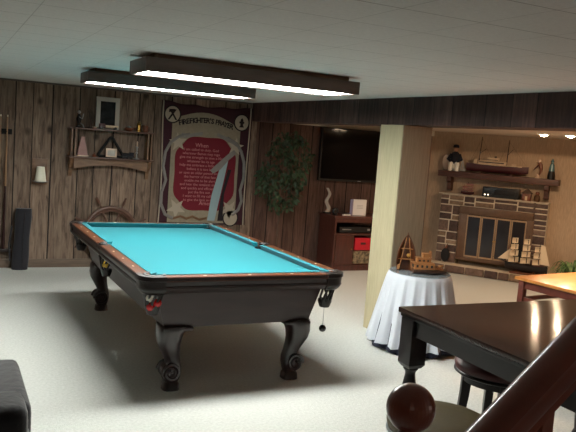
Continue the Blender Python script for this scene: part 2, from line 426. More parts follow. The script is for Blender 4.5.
def lamp(x, y, z, power, col, size=.1, spot=None):
    l = bpy.data.lights.new('unseen_light', 'SPOT' if spot else 'POINT'); l.energy = power; l.color = col; l.shadow_soft_size = size
    if spot: l.spot_size = spot*D2R; l.spot_blend = .5
    q = bpy.data.objects.new('unseen_light', l); C.objects.link(q); q.location = (x, y, z)
lamp(5.15, 3.75, 1.85, 190, (1, .68, .40), .06, 92)     # lamp above the oak table, right of the frame
lamp(5.1, 7.0, 1.93, 34, (1, .71, .45), .05, 118)
lamp(6.85, 5.25, 1.93, 40, (1, .71, .45), .05, 150)      # added unseen fill for the fireplace wall, right of the frame
lamp(-.3, -.9, 2.0, 1.2, (1, .8, .62), .06)
lamp(3.1, -.5, 1.4, 8, (1, .76, .64), .1)        # table lamp beyond the right edge, behind the stairs
             # stair lamp behind the camera

# ------------------------------------------------------------------ pool table
TW, TL, TZ = 1.465, 2.58, .80
PT = (1.822, 5.49, 0); PR = .9*D2R
pt = thing('pool_table', 'large pool table with teal cloth and carved dark wooden legs', 'pool table', PT, PR)
hw, hl = TW/2, TL/2
CR = .095   # rail corner radius
def rounded_rect(a, b, r, n=6):
    pts = []
    for sx, sy, a0 in ((1, 1, 0), (-1, 1, 90), (-1, -1, 180), (1, -1, 270)):
        for k in range(n+1):
            t = (a0+90*k/n)*D2R
            pts.append((sx*(a-r)+r*math.cos(t), sy*(b-r)+r*math.sin(t)))
    return pts
pockets = [(sx*(hw-.105), sy*(hl-.105)) for sx in (-1, 1) for sy in (-1, 1)]
sides = [(sx*(hw-.075), 0) for sx in (-1, 1)]
# bed outline with bites at the pockets
def bed_outline():
    a, b = hw-.115, hl-.115; rc, rs = .062, .05
    P = []
    def arc(cx, cy, r, a0, a1, n=8): return [(cx+r*math.cos((a0+(a1-a0)*k/n)*D2R), cy+r*math.sin((a0+(a1-a0)*k/n)*D2R)) for k in range(n+1)]
    P += arc(a-.005, -(b-.005), rc, 180, 90)     # near right corner bite
    P += arc(a+.035, 0, rs+.008, 240, 120)
    P += arc(a-.005, b-.005, rc, 270, 180)
    P += arc(-(a-.005), b-.005, rc, 0, -90)
    P += arc(-(a+.035), 0, rs+.008, 60, -60)
    P += arc(-(a-.005), -(b-.005), rc, 90, 0)
    return P
MB().prism(bed_outline(), .735, .765).build('bed', M['felt'], pt)
# fascia ring
f = MB()
ro = rounded_rect(hw, hl, CR); ri = rounded_rect(hw-.03, hl-.03, CR-.03)
ro2 = rounded_rect(hw-.022, hl-.022, CR-.02); ri2 = rounded_rect(hw-.04, hl-.04, CR-.04)
prof = [(0, .795), (0, .776), (.008, .772), (.012, .74), (.006, .735), (.006, .722), (.02, .705), (.034, .69), (.05, .69), (.05, .795)]
rings = []
for dx, z in prof:
    q = rounded_rect(hw-dx, hl-dx, max(CR-dx, .02)); rings.append([f.bm.verts.new((x, y, z)) for x, y in q])
n = len(rings[0])
for i in range(len(rings)):
    A, B = rings[i], rings[(i+1) % len(rings)]
    for k in range(n): f.bm.faces.new((A[k], A[(k+1) % n], B[(k+1) % n], B[k]))
f.build('apron', M['darkwood'], pt)
# rails
def rail(pts, name='rail'):
    b = MB().prism(pts, .77, .8)
    es = [e for e in b.bm.edges if all(v.co.z > .79 for v in e.verts)]
    bmesh.ops.bevel(b.bm, geom=es, offset=.004, segments=2, affect='EDGES')
    return b.build(name, M['rail'], pt)
ri_ = .085
for sx in (-1, 1):
    for sy in (-1, 1):
        x0, x1 = sx*(hw-.001), sx*(hw-ri_); y0, y1 = sy*.062, sy*(hl-CR-.012)
        r = rail([(x0, y0), (x1, y0), (x1, y1), (x0, y1)])
        for k in range(3):
            d = MB(); yy = y0+(y1-y0)*(k+1)/4; xx = sx*(hw-.042)
            d.prism([(xx-.008, yy), (xx, yy-.014), (xx+.008, yy), (xx, yy+.014)], .7995, .8012)
            d.build('sight', M['ivory'], r)
        # cushion
        nx = sx*(hw-.135)
        c = MB(); ya, yb = y0+sy*.0, y1-sy*.0
        top = [(x1, ya), (nx, ya+sy*.028), (nx, yb-sy*.045), (x1, yb)]
        bot = [(x1, ya), (nx+sx*.022, ya+sy*.02), (nx+sx*.022, yb-sy*.035), (x1, yb)]
        c.prism(bot, .766, .803, top); c.build('cushion', M['felt'], pt)
for sy in (-1, 1):
    y0, y1 = sy*(hl-.001), sy*(hl-ri_); x = hw-CR-.012
    r = rail([(-x, y0), (x, y0), (x, y1), (-x, y1)])
    for k in range(3):
        d = MB(); xx = -x+2*x*(k+1)/4; yy = sy*(hl-.042)
        d.prism([(xx-.014, yy), (xx, yy-.008), (xx+.014, yy), (xx, yy+.008)], .7995, .8012)
        d.build('sight', M['ivory'], r)
    ny = sy*(hl-.135)
    top = [(-x, y1), (-x+.045, ny), (x-.045, ny), (x, y1)]
    bot = [(-x, y1), (-x+.035, ny+sy*.022), (x-.035, ny+sy*.022), (x, y1)]
    MB().prism(bot, .766, .803, top).build('cushion', M['felt'], pt)
def corner_casting(sx, sy):
    pr = [(-.006, .803), (-.008, .776), (.0, .772), (.004, .735), (.0, .722), (.012, .70), (.03, .682), (.06, .682), (.06, .70), (.02, .72), (.02, .785), (.03, .803)]
    path = []; L_ = .06
    path.append((hw, hl-CR-L_, 1, 0)); 
    for k in range(9):
        a = k*90/8*D2R; path.append((hw-CR+CR*math.cos(a), hl-CR+CR*math.sin(a), math.cos(a), math.sin(a)))
    path.append((hw-CR-L_, hl, 0, 1))
    MB(50).loft([[(sx*(x-nx*d), sy*(y-ny*d), z) for d, z in pr] for x, y, nx, ny in path]).build('corner_casting', M['leather'], pt)
for sx in (-1, 1):
    for sy in (-1, 1): corner_casting(sx, sy)
# pockets: leather covered iron on top, cup with straps beneath
def pocket(cx, cy, ang, r, side=False):
    root = MB()
    n = 20; span = 250 if not side else 180
    tp = []; 
    for k in range(n+1):
        t = (ang-span/2+span*k/n)*D2R
        tp.append((cx+(r+.008)*math.cos(t), cy+(r+.008)*math.sin(t), .795))
    root.tube(tp, .013, 8)
    root.tube([(x, y, z-.03) for x, y, z in tp], .016, 8)
    # shield drop
    M1 = Matrix.Translation((cx, cy, 0)) @ Matrix.Rotation(ang*D2R, 4, 'Z')
    top = .70
    cup = [(r+.004, .735), (r+.008, .70), (r-.0, .665), (r-.008, .625), (r-.016, .585), (r-.028, .565), (.0, .563)]
    root.lathe([(r+.01, .765), (r+.014, .735), (r+.008, .715), (r, .715)], (cx, cy, 0), 20, close=False)
    for k in range(7):
        t = (ang-105+210*k/6)*D2R
        root.tube([(cx+q*math.cos(t+.25*math.sin(i*1.4)), cy+q*math.sin(t+.25*math.sin(i*1.4)), z) for i, (q, z) in enumerate(cup[:-1])], .0085, 6)
    root.lathe([(r-.006, .60), (r-.006, .585), (r-.02, .545), (.0, .54)], (cx, cy, 0), 16, close=False)
    o = root.build('pocket', M['leather'], pt)
    return o
for (cx, cy) in pockets:
    pocket(cx, cy, math.degrees(math.atan2(cy/abs(cy), cx/abs(cx))), .056)
for (cx, cy) in sides: pocket(cx, cy, 0 if cx > 0 else 180, .05, True)
# body
MB().prism([(-hw+.205, -hl+.15), (hw-.205, -hl+.15), (hw-.205, hl-.15), (-hw+.205, hl-.15)], .435, .70,
           [(-hw+.125, -hl+.12), (hw-.125, -hl+.12), (hw-.125, hl-.12), (-hw+.125, hl-.12)]).build('body', M['body'], pt)
b = MB(); b.prism([(-hw+.125, -hl+.125), (hw-.125, -hl+.125), (hw-.125, hl-.125), (-hw+.125, hl-.125)], .695, .735); b.build('body_moulding', M['darkwood'], pt)
# legs
def leg(cx, cy, sx, sy):
    m = MB(50); secs = []
    prof = [(.445, .105, .02), (.42, .11, .022), (.40, .10, .03), (.36, .092, .038), (.31, .082, .036), (.26, .068, .022), (.21, .058, .006), (.165, .058, -.004), (.12, .066, .002), (.08, .064, .008), (.055, .052, .006), (.04, .062, .006), (.0, .066, .006)]
    for z, w, off in prof:
        ring = []
        for k in range(20):
            t = 2*PI*k/20; q = (abs(math.cos(t))**3.2+abs(math.sin(t))**3.2)**(-1/3.2)
            ring.append((cx+sx*off*1.1+w*.88*q*math.cos(t), cy+sy*off*.5+w*.88*q*math.sin(t), z))
        secs.append(ring)
    m.loft(secs)
    # flared head block
    m.box((cx, cy, .428), (.20, .2, .02), bev=.006)
    o = m.build('leg', M['darkwood'], pt)
    # scrolls on the foot and knee
    s = MB(40)
    for (zz, rr, ox) in ((.125, .062, .022),):
        for ys in (-1, 1):
            yy = cy+ys*.056+sy*.004; pts = []
            for k in range(34):
                a = k/33*2.2*2*PI; q = rr*(1-.78*k/33)
                pts.append((cx+sx*(ox+q*math.cos(a)*sx*sx), yy, zz+q*math.sin(a)))
            s.tube(pts, .012, 6)
        s.tube([(cx+sx*ox, cy-.055, zz), (cx+sx*ox, cy+.062, zz)], rr*.93, 20)
    s.build('scroll', M['darkwood'], o)
    return o
for sx in (-1, 1):
    for sy in (-1, 1): leg(sx*.437, sy*1.07, sx, sy)

def tl(x, y, z):   # table local to world
    c, s = math.cos(PR), math.sin(PR)
    return (PT[0]+x*c-y*s, PT[1]+x*s+y*c, z)
def pball(x, y, z, m, label, grp=None):
    q = MB(0).ball((0, 0, 0), .028, 20).build('billiard_ball', m, loc=tl(x, y, z))
    for p_ in q.data.polygons: p_.use_smooth = True
    return tag(q, label, 'billiard ball', grp)
(cx, cy) = pockets[0]
pball(cx-.026, cy-.022, .655, M['ballwhite'], 'white ball, uppermost in the near left corner pocket of the pool table')
pball(cx-.012, cy+.020, .605, M['ballyellow'], 'yellow ball at the back of the near left corner pocket, under the white ball')
pball(cx+.020, cy-.030, .622, M['ballred'], 'red ball on the right of the near left corner pocket')
pball(cx-.020, cy-.024, .598, M['ballred'], 'red ball lowest in the near left corner pocket, below the white ball')
(cx, cy) = sides[0]
pball(cx-.014, cy-.024, .640, M['ballyellow'], 'yellow ball in the left side pocket of the pool table')
pball(cx-.014, cy+.028, .625, M['ballwhite'], 'white ball in the left side pocket, behind the yellow one')
# ball on a cord under the near right pocket
(cx, cy) = pockets[2]
hb = thing('hanging_ball', 'black ball dangling on a thin cord from the near right pocket', 'hanging ball', tl(cx, cy, .385))
MB().tube([(0, 0, .02), (0, 0, .155)], .002, 6).build('cord', M['silver'], hb)
MB(0).ball((0, 0, 0), .026, 18).build('ball', M['ballblack'], hb)

# ------------------------------------------------------------------ back wall things
# wall shelf
sh = thing('wall_shelf', 'two-tier wooden wall shelf with an arched golden apron', 'wall shelf', (1.80, BY, 1.09))
W2 = .485
MB().box((0, -.105, .565), (2*W2+.03, .21, .018), bev=.003).build('shelf', M['shelfwood'], sh)
MB().box((0, -.105, .235), (2*W2+.03, .21, .018), bev=.003).build('shelf', M['shelfwood'], sh)
for s in (-1, 1):
    MB().box((s*(W2-.06), -.09, .40), (.02, .16, .312)).box((s*(W2-.02), -.09, .4), (.02, .16, .312)).build('side_support', M['bracketgold'], sh)
    MB().prism([(-.001, 0), (-.17, 0), (-.15, -.06), (-.06, -.13), (-.04, -.22), (-.001, -.22)], -.02, .02, M=Matrix.Translation((s*(W2-.03), 0, .222)) @ Matrix(((0, 0, 1, 0), (1, 0, 0, 0), (0, 1, 0, 0), (0, 0, 0, 1)))).build('bracket', M['bracketgold'], sh)
arch = [(-W2+.055, .224), (-W2+.055, .10)]
for k in range(13):
    t = k/12; arch.append((-W2+.07+(2*W2-.14)*t, .10+.055*math.sin(PI*t)))
arch += [(W2-.055, .10), (W2-.055, .224)]
MB().prism(arch, -.01, .01, M=Matrix.Translation((0, -.14, 0)) @ Matrix(((1, 0, 0, 0), (0, 0, 1, 0), (0, 1, 0, 0), (0, 0, 0, 1)))).build('apron', M['bracketgold'], sh)
XZ = Matrix(((1, 0, 0, 0), (0, 0, 1, 0), (0, 1, 0, 0), (0, 0, 0, 1)))   # x,y,z -> x,z,y (polygon drawn in x,z)
ST, SB = 1.09+.575, 1.09+.245
# framed picture
fx, fw_, fh = 1.745, .275, .375
pf = thing('picture_frame', 'grey framed picture standing on top of the wall shelf', 'picture frame', (fx, BY-.07, ST+.002))
m = MB()
for (c, d) in (((0, 0, fh-.025), (fw_, .02, .05)), ((0, 0, .025), (fw_, .02, .05)), ((-fw_/2+.025, 0, fh/2), (.05, .02, fh-.1)), ((fw_/2-.025, 0, fh/2), (.05, .02, fh-.1))): m.box(c, d, bev=.003)
m.build('frame', M['matboard'], pf)
MB().box((0, .004, fh/2), (fw_-.1, .008, fh-.1)).build('picture', M['photo'], pf)
# items on the top
def fig(name, label, cat, x, z, y=-.11, rz=0, grp=None): return thing(name, label, cat, (x, BY+y, z), rz, grp)
t = fig('figurine', 'dark figurine with silvery highlights at the left end of the shelf top', 'figurine', 1.41, ST+.001)
MB().lathe([(.035, 0), (.035, .012), (.012, .025), (.022, .06), (.03, .1), (.018, .14), (.006, .16)]).build('body', M['iron'], t)
MB().ball((0, 0, .175), .02, 12).build('head', M['silver'], t)
MB().tube([(.0, -.02, .12), (.035, -.03, .10), (.045, -.03, .16)], .006).build('arm', M['silver'], t)
MB().tube([(.02, 0, .05), (.05, 0, .03), (.06, 0, .0)], .007).build('tail', M['silver'], t)
t = fig('antler_ornament', 'thin dark branching ornament between the figurine and the framed picture', 'ornament', 1.535, ST+.001)
MB().lathe([(.025, 0), (.025, .01), (.006, .015)]).tube([(0, 0, .01), (.01, 0, .09), (-.01, 0, .17), (-.04, 0, .23)], [.006, .005, .004, .002]).tube([(.008, 0, .1), (.035, 0, .15), (.03, 0, .2)], .003).build('branch', M['rig'], t)
t = fig('pebble_dish', 'tiny pale dish just left of the framed picture', 'dish', 1.585, ST+.001, -.16)
tag(t, 'tiny pale dish on the shelf top, left of the framed picture', 'dish')
MB().lathe([(.012, 0), (.024, .012), (.028, .022), (.022, .02), (.01, .008)]).build('bowl', M['bisque'], t)
t = fig('toy_truck', 'small old-fashioned model truck in front of the framed picture', 'model truck', 1.73, ST+.001, -.155)
MB().box((-.06, 0, .04), (.07, .05, .05), bev=.008).build('cab', M['burgundy'], t)
MB().box((.05, 0, .035), (.15, .055, .03), bev=.004).build('bed', M['deck'], t)
for dx in (-.07, .09):
    for dy in (-.028, .028): MB().tube([(dx, dy-.006, .016), (dx, dy+.006, .016)], .016, 14).build('wheel', M['black'], t)
t = fig('oil_lamp', 'low dark oil lamp with a silver lid, right of the framed picture', 'oil lamp', 1.99, ST+.001, -.13)
MB().lathe([(.03, 0), (.05, .015), (.055, .03), (.03, .042), (.01, .045)]).tube([(.04, 0, .03), (.085, 0, .045)], [.012, .006]).build('body', M['copper'], t)
MB().lathe([(.03, .042), (.022, .055), (.005, .062)]).build('lid', M['silver'], t)
t = fig('lantern', 'small brass lantern near the right end of the shelf top', 'lantern', 2.11, ST+.001, -.13)
MB().lathe([(.028, 0), (.028, .012), (.02, .02), (.02, .075), (.028, .082), (.012, .1), (.004, .11)]).build('body', M['brass'], t)
MB().tube([(.02, 0, .08), (.02, 0, .12), (-.02, 0, .12), (-.02, 0, .08)], .002, 6).build('handle', M['brass'], t)
t = fig('mug', 'dark brown mug at the right end of the shelf top', 'mug', 2.19, ST+.001, -.13)
MB().lathe([(.026, 0), (.03, .01), (.03, .08), (.026, .08), (.024, .01)], close=False).build('cup', M['copper'], t)
MB().tube([(.028, 0, .065), (.05, 0, .06), (.05, 0, .03), (.028, 0, .022)], .005).build('handle', M['copper'], t)
# items on the lower tier
t = fig('pyramid_ornament', 'pink tapering pyramid ornament at the left of the lower tier', 'ornament', 1.462, SB+.001, -.12)
MB().loft([[(-.062, -.03, .012), (.062, -.03, .012), (.062, .03, .012), (-.062, .03, .012)], [(-.018, -.012, .225), (.018, -.012, .225), (.018, .012, .225), (-.018, .012, .225)]]).build('pyramid', M['pinkstone'], t)
MB().box((0, 0, .006), (.14, .07, .012), bev=.002).build('plinth', M['bisque'], t)
t = fig('ball_triangle', 'black triangular ball rack standing upright on the lower tier', 'ball rack', 1.795, SB+.001, -.10)
def tri(r, z0, n=10):
    pts = []; 
    for (ax, az), a0 in (((.12, .035), -90), ((0, .215), 30), ((-.12, .035), 150)):
        for k in range(n+1):
            a = (a0+120*k/n)*D2R; pts.append((ax+r*math.cos(a), 0, az+r*math.sin(a)))
    return pts
MB().tube(tri(.022, 0), .017, 8, closed=True).build('rack_frame', M['matteblack'], t)
t = fig('plaque', 'small pale plaque leaning inside the black ball rack', 'plaque', 1.795, SB+.001, -.135)
MB().box((0, 0, .058), (.13, .012, .105), bev=.006).build('panel', M['bisque'], t)
MB().box((0, -.007, .058), (.09, .003, .065), bev=.001).build('engraving', M['matboard'], t)
t = fig('candlestick', 'thin silver candlestick on the right half of the lower tier', 'candlestick', 2.105, SB+.001, -.11)
MB().lathe([(.034, 0), (.034, .008), (.01, .018), (.007, .06), (.015, .075), (.007, .09), (.012, .14), (.02, .15), (.008, .15)]).build('stem', M['silver'], t)
MB().lathe([(.008, .15), (.008, .21), (.002, .215)]).build('candle', M['bisque'], t)
t = fig('toy_train', 'low dark model train beside the candlestick on the lower tier', 'model train', 1.99, SB+.001, -.14)
MB().box((0, 0, .025), (.15, .04, .02), bev=.003).tube([(-.07, 0, .05), (.02, 0, .05)], .018, 12).build('boiler', M['iron'], t)
MB().box((.045, 0, .055), (.05, .045, .045), bev=.003).build('cab', M['navycoat'], t)
for dx in (-.05, -.01, .04):
    for dy in (-.022, .022): MB().tube([(dx, dy-.004, .0145), (dx, dy+.004, .0145)], .014, 12).build('wheel', M['iron'], t)
t = fig('bell', 'little dark bell at the left of the triangle, lower tier', 'bell', 1.60, SB+.001, -.12)
MB().lathe([(.03, 0), (.024, .012), (.016, .03), (.006, .036), (.005, .05), (.001, .054)]).build('body', M['copper'], t)

# wall candle bracket with white shade
t = thing('candle_sconce', 'wooden wall sconce holding a white cup-shaped shade', 'wall sconce', (1.012, BY, 1.0))
MB().box((0, -.008, .125), (.17, .016, .30), bev=.004).build('backplate', M['bracketgold'], t)
MB().lathe([(.0, .0), (.04, .0), (.09, .018), (.085, .022), (.04, .01)], (0, -.10, 0), close=False).tube([(0, -.01, .01), (0, -.09, .006)], .008).build('dish', M['greyweave'], t)
MB().lathe([(.066, .02), (.064, .03), (.042, .185), (.038, .188), (.036, .18), (.058, .03)], (0, -.10, 0), 28, close=False).build('shade', M['cream'], t)

# cues and wall cue rack
t = thing('cue_rack', 'dark wooden wall rack for pool cues at the left edge', 'cue rack', (.60, BY-.003, .2))
MB().box((0, -.04, .01), (.26, .08, .03), bev=.005).build('base_tray', M['darkwood'], t)
MB().box((0, -.012, 1.36), (.20, .024, .06), bev=.005).build('backboard', M['matteblack'], t)
MB().tube([(.005, -.02, 1.36), (.005, -.07, 1.36), (.04, -.075, 1.36)], .007).build('clip', M['matteblack'], t)
for i, (x, lab) in enumerate(((.645, 'pool cue standing rightmost in the wall rack'), (.575, 'pool cue standing left of the rightmost cue in the wall rack'))):
    t = thing('pool_cue', lab, 'pool cue', (x, BY-.045, .2255), 0, 'cues in the wall rack')
    MB().tube([(0, 0, 0), (0, 0, .72)], [.0155, .0115], 12).build('butt', M['cuebutt'], t)
    MB().tube([(0, 0, .72), (0, 0, 1.5)], [.0115, .007], 12).build('shaft', M['cue'], t)
    MB().tube([(0, 0, 1.5), (0, 0, 1.52)], [.007, .0065], 12).build('ferrule', M['ivory'], t)

# soft cue case leaning at the wall
m = MB(60); secs = []
for i in range(9):
    z = i/8*.7; ww = .088*(1+.06*math.sin(i*1.1)) if i < 8 else .085; lean = .03*i/8
    secs.append([(lean+ww*math.cos(2*PI*k/16)*1.0, .018*i/8*2+.055*math.sin(2*PI*k/16), z) for k in range(16)])
m.loft(secs)
t = thing('cue_bag', 'black soft case standing upright on the carpet against the panelling', 'bag', (.82, BY-.12, 0))
m.build('bag_body', M['blackcloth'], t)
MB().tube([(-.105, .0, .1), (-.125, 0, .3), (-.095, 0, .5)], .009).build('strap', M['blackcloth'], t)
MB().tube([(-.01+.03, -.052, .05), (.02, -.05, .35), (.035, -.03, .66)], .004).build('zip', M['iron'], t)

# ship's wheel leaning on the wall
sw = thing('ship_wheel', 'wooden ship wheel leaning on the wall behind the pool table', 'ship wheel', (1.84, BY-.13, .436))
tilt = Matrix.Rotation(-8*D2R, 4, 'X')
ring = lambda r, n=40: [(r*math.cos(2*PI*k/n), 0, r*math.sin(2*PI*k/n)) for k in range(n)]
MB().tube(ring(.302), .026, 10, M=tilt, closed=True).tube(ring(.266), .014, 8, M=tilt, closed=True).build('rim', M['shelfwood'], sw)
MB().lathe([(.0, -.035), (.06, -.035), (.07, -.02), (.07, .02), (.06, .035), (0, .035)], M=tilt @ Matrix.Rotation(PI/2, 4, 'X')).build('hub', M['shelfwood'], sw)
for k in range(8):
    a = (k*45+22.5)*D2R; c, s = math.cos(a), math.sin(a)
    rr = [.05, .1, .15, .2, .25, .325, .345, .37, .40, .445, .46]; th = [.014, .012, .017, .012, .014, .013, .009, .015, .017, .013, .006]
    MB().tube([(r*c, 0, r*s) for r in rr], th, 8, M=tilt).build('spoke', M['shelfwood'], sw)

# tapestry banner
bw, bh = 1.19, 1.53
bn = thing('tapestry', 'maroon and cream firefighter prayer tapestry hanging on the boarded wall', 'tapestry', (2.42, BY-.012, .545))
def wavy(u, v): return -.006-.012*(math.sin(u*7.5)*.5+.5)*(1-v*.6)
sk = lambda x, z: (x, z)
MB().sheet(lambda a, b: (a*bw+.012*math.sin(b*5)*(1 if a < .5 else -.6), wavy(a*2, b)*.4, b*bh+(.03*math.sin(a*PI*1)*-1+.008*math.sin(a*22)) * (b > .98)), 30, 24).build('cloth', M['maroon'], bn, solid=.004)
def flat(name, pts, m, lay, parent=bn):
    b = MB(0); b.prism(pts, 0, .0015, M=Matrix.Translation((0, -.013-.002*lay, 0)) @ XZ); return b.build(name, m, parent)
def circ(cx, cz, r, n=28, sx=1, a0=0, a1=360): return [(cx+sx*r*math.cos((a0+(a1-a0)*k/n)*D2R), cz+r*math.sin((a0+(a1-a0)*k/n)*D2R)) for k in range(n if a1-a0 == 360 else n+1)]
def ss(p): return p
# light piping on both edges
for x in (.012, bw-.03):
    b = MB(); b.tube([(x+.012*math.sin(z*5)*(1 if x < .5 else -.6)+.004, -.014, z*bh) for z in [k/16 for k in range(17)]], .009, 6); b.build('edging', M['sandlight'], bn)
# cream field with arched top
fld = [(.13, .02), (bw-.15, .02), (bw-.15, 1.24)]
for k in range(13):
    t_ = k/12; fld.append((bw-.17-(bw-.32)*t_, 1.26+.13*math.sin(PI*t_)+.06*t_))
fld.append((.13, 1.30))
flat('field', fld, M['sand'], 1)
# crimson panel with scalloped edges
cp = []
cxp, czp = .595, .645
for k in range(144):
    a = 2*PI*k/144; q = (abs(math.cos(a))**2.9+abs(math.sin(a))**2.9)**(-1/2.9)
    notch = 1-.07*max(0, math.cos(4*(a-PI/4)))**3
    cp.append((cxp+.42*q*notch*math.cos(a)*(1-.04*math.cos(4*a)), czp+.48*q*notch*math.sin(a)*(1-.03*math.cos(4*a))))
flat('crimson_panel', cp, M['crimson'], 2)
# corner medallions
for (mx_, mz_, kind) in ((.125, 1.37, 0), (1.05, 1.335, 1), (.98, .09, 2)):
    flat('medallion_ring', circ(mx_, mz_, .112), M['inkweave'], 2)
    fo = flat('medallion', circ(mx_, mz_, .097, sx=.96), M['sandlight'], 3)
    if kind == 0:    # crossed tools emblem
        b = MB(0)
        for s in (-1, 1): b.prism([(mx_-.012-s*.05, mz_-.07), (mx_+.012-s*.05, mz_-.07), (mx_+.014+s*.035, mz_+.06), (mx_-.014+s*.035, mz_+.06)], 0, .0015, M=Matrix.Translation((0, -.021, 0)) @ XZ)
        b.prism([(mx_-.05, mz_+.02), (mx_+.02, mz_+.035), (mx_+.03, mz_+.065), (mx_-.045, mz_+.06)], 0, .0015, M=Matrix.Translation((0, -.0215, 0)) @ XZ)
        b.build('emblem', M['inkweave'], fo)
    elif kind == 1:  # hydrant emblem
        b = MB(0); b.prism([(mx_-.03, mz_-.06), (mx_+.03, mz_-.06), (mx_+.03, mz_-.045), (mx_+.02, mz_-.045), (mx_+.02, mz_-.01), (mx_+.034, mz_-.01), (mx_+.034, mz_+.015), (mx_+.02, mz_+.015), (mx_+.02, mz_+.035), (mx_, mz_+.062), (mx_-.02, mz_+.035), (mx_-.02, mz_+.015), (mx_-.034, mz_+.015), (mx_-.034, mz_-.01), (mx_-.02, mz_-.01), (mx_-.02, mz_-.045), (mx_-.03, mz_-.045)], 0, .0015, M=Matrix.Translation((0, -.021, 0)) @ XZ)
        b.build('emblem', M['inkweave'], fo)
# arched title
def arc_text(txt, cx, cz, R, a_mid, size, m, lay, name, spread=1.0):
    b = MB(0); ws = []
    for ch in txt:
        ws.append(.30 if ch in "I' " else .62)
    tot = sum(ws)*size*spread; s = 0
    for ch, w in zip(txt, ws):
        mid = (s+w*size*spread/2)-tot/2; s += w*size*spread
        a = PI/2-(mid/R)+a_mid
        if ch == ' ': continue
        me = text_mesh(ch, size, bold=.003)
        b.add_mesh(me, Matrix.Translation((cx+R*math.cos(a), -.013-.002*lay, cz+R*math.sin(a))) @ Matrix.Rotation(-(a-PI/2), 4, 'Y') @ Matrix.Rotation(PI/2, 4, 'X'))
        bpy.data.meshes.remove(me)
    return b.build(name, m, bn)
arc_text("FIREFIGHTER'S PRAYER", .57, .155, 1.14, -.0, .088, M['inkweave'], 3, 'title_lettering', .735)
# ladder/hose bands left and right of the title
def band(pts, w, m, lay, name='hose_band'):
    b = MB(); b.tube([(x, -.013-.002*lay-.002, z) for x, z in pts], w, 6); return b.build(name, m, bn)
band([(.36, 1.14), (.22, 1.10), (.12, 1.02), (.06, .90), (.04, .72), (.085, .55), (.04, .4), (.04, .25), (.1, .12), (.2, .07)], .020, M['greyweave'], 3)
band([(.86, 1.13), (1.0, 1.06), (1.07, .96), (1.12, .82), (1.13, .62), (1.09, .46), (1.12, .32), (1.08, .2), (1.0, .13)], .020, M['greyweave'], 3)
fl = flat('ribbon', [(.30, 1.085), (.53, 1.14), (.53, 1.18), (.32, 1.135), (.26, 1.15), (.24, 1.10)], M['greyweave'], 4)
flat('ribbon', [(.72, 1.14), (.95, 1.05), (1.0, 1.02), (1.02, 1.07), (.96, 1.10), (.73, 1.18)], M['greyweave'], 4)
# hose and chain at the foot
band([(.2, .07), (.3, .1), (.38, .07), (.46, .1), (.55, .06), (.65, .08)], .016, M['bracketgold'], 3)
def star(cx, cz, r, a0):
    pts = []
    for k in range(10):
        a = (a0+36*k)*D2R; q = r if k % 2 == 0 else r*.42; pts.append((cx+q*math.cos(a), cz+q*math.sin(a)))
    flat('star', pts, M['sandlight'], 3)
star(.24, .20, .13, 50); star(.955, .20, .13, 130); star(.215, 1.03, .12, -48); star(.985, 1.02, .12, 228)
# axe and hose nozzle over the panel
ax = flat('axe_handle', [(.66, .05), (.76, .05), (.86, .62), (.90, .86), (.82, .86), (.70, .38)], M['tealgrey'], 4)
flat('axe_head', [(.66, .70), (.74, .78), (.90, .93), (.97, .98), (1.0, .93), (.90, .84), (.80, .72), (.70, .66)], M['greyweave'], 5)
flat('axe_shadow', [(.80, .05), (.87, .05), (.87, .40), (.95, .72), (.90, .72), (.83, .38)], M['inkweave'], 4)
# the verse
verse = ["When", "I am called to duty, God", "wherever flames may rage", "give me strength to save a life", "whatever be its age", "help me embrace a little child", "before it is too late", "or save an older person from", "the horror of that fate", "enable me to be alert", "and hear the weakest shout", "and quickly and efficiently", "put the fire out", "I want to fill my calling", "to give the best in me", "Amen"]
b = MB(0)
for i, ln in enumerate(verse):
    me = text_mesh(ln, .047 if i not in (0, 15) else .07)
    b.add_mesh(me, Matrix.Translation((.53 if i != 15 else .62, -.0205, .985-i*.049)) @ Matrix.Rotation(PI/2, 4, 'X')); bpy.data.meshes.remove(me)
b.build('verse_lettering', M['pinkthread'], bn)

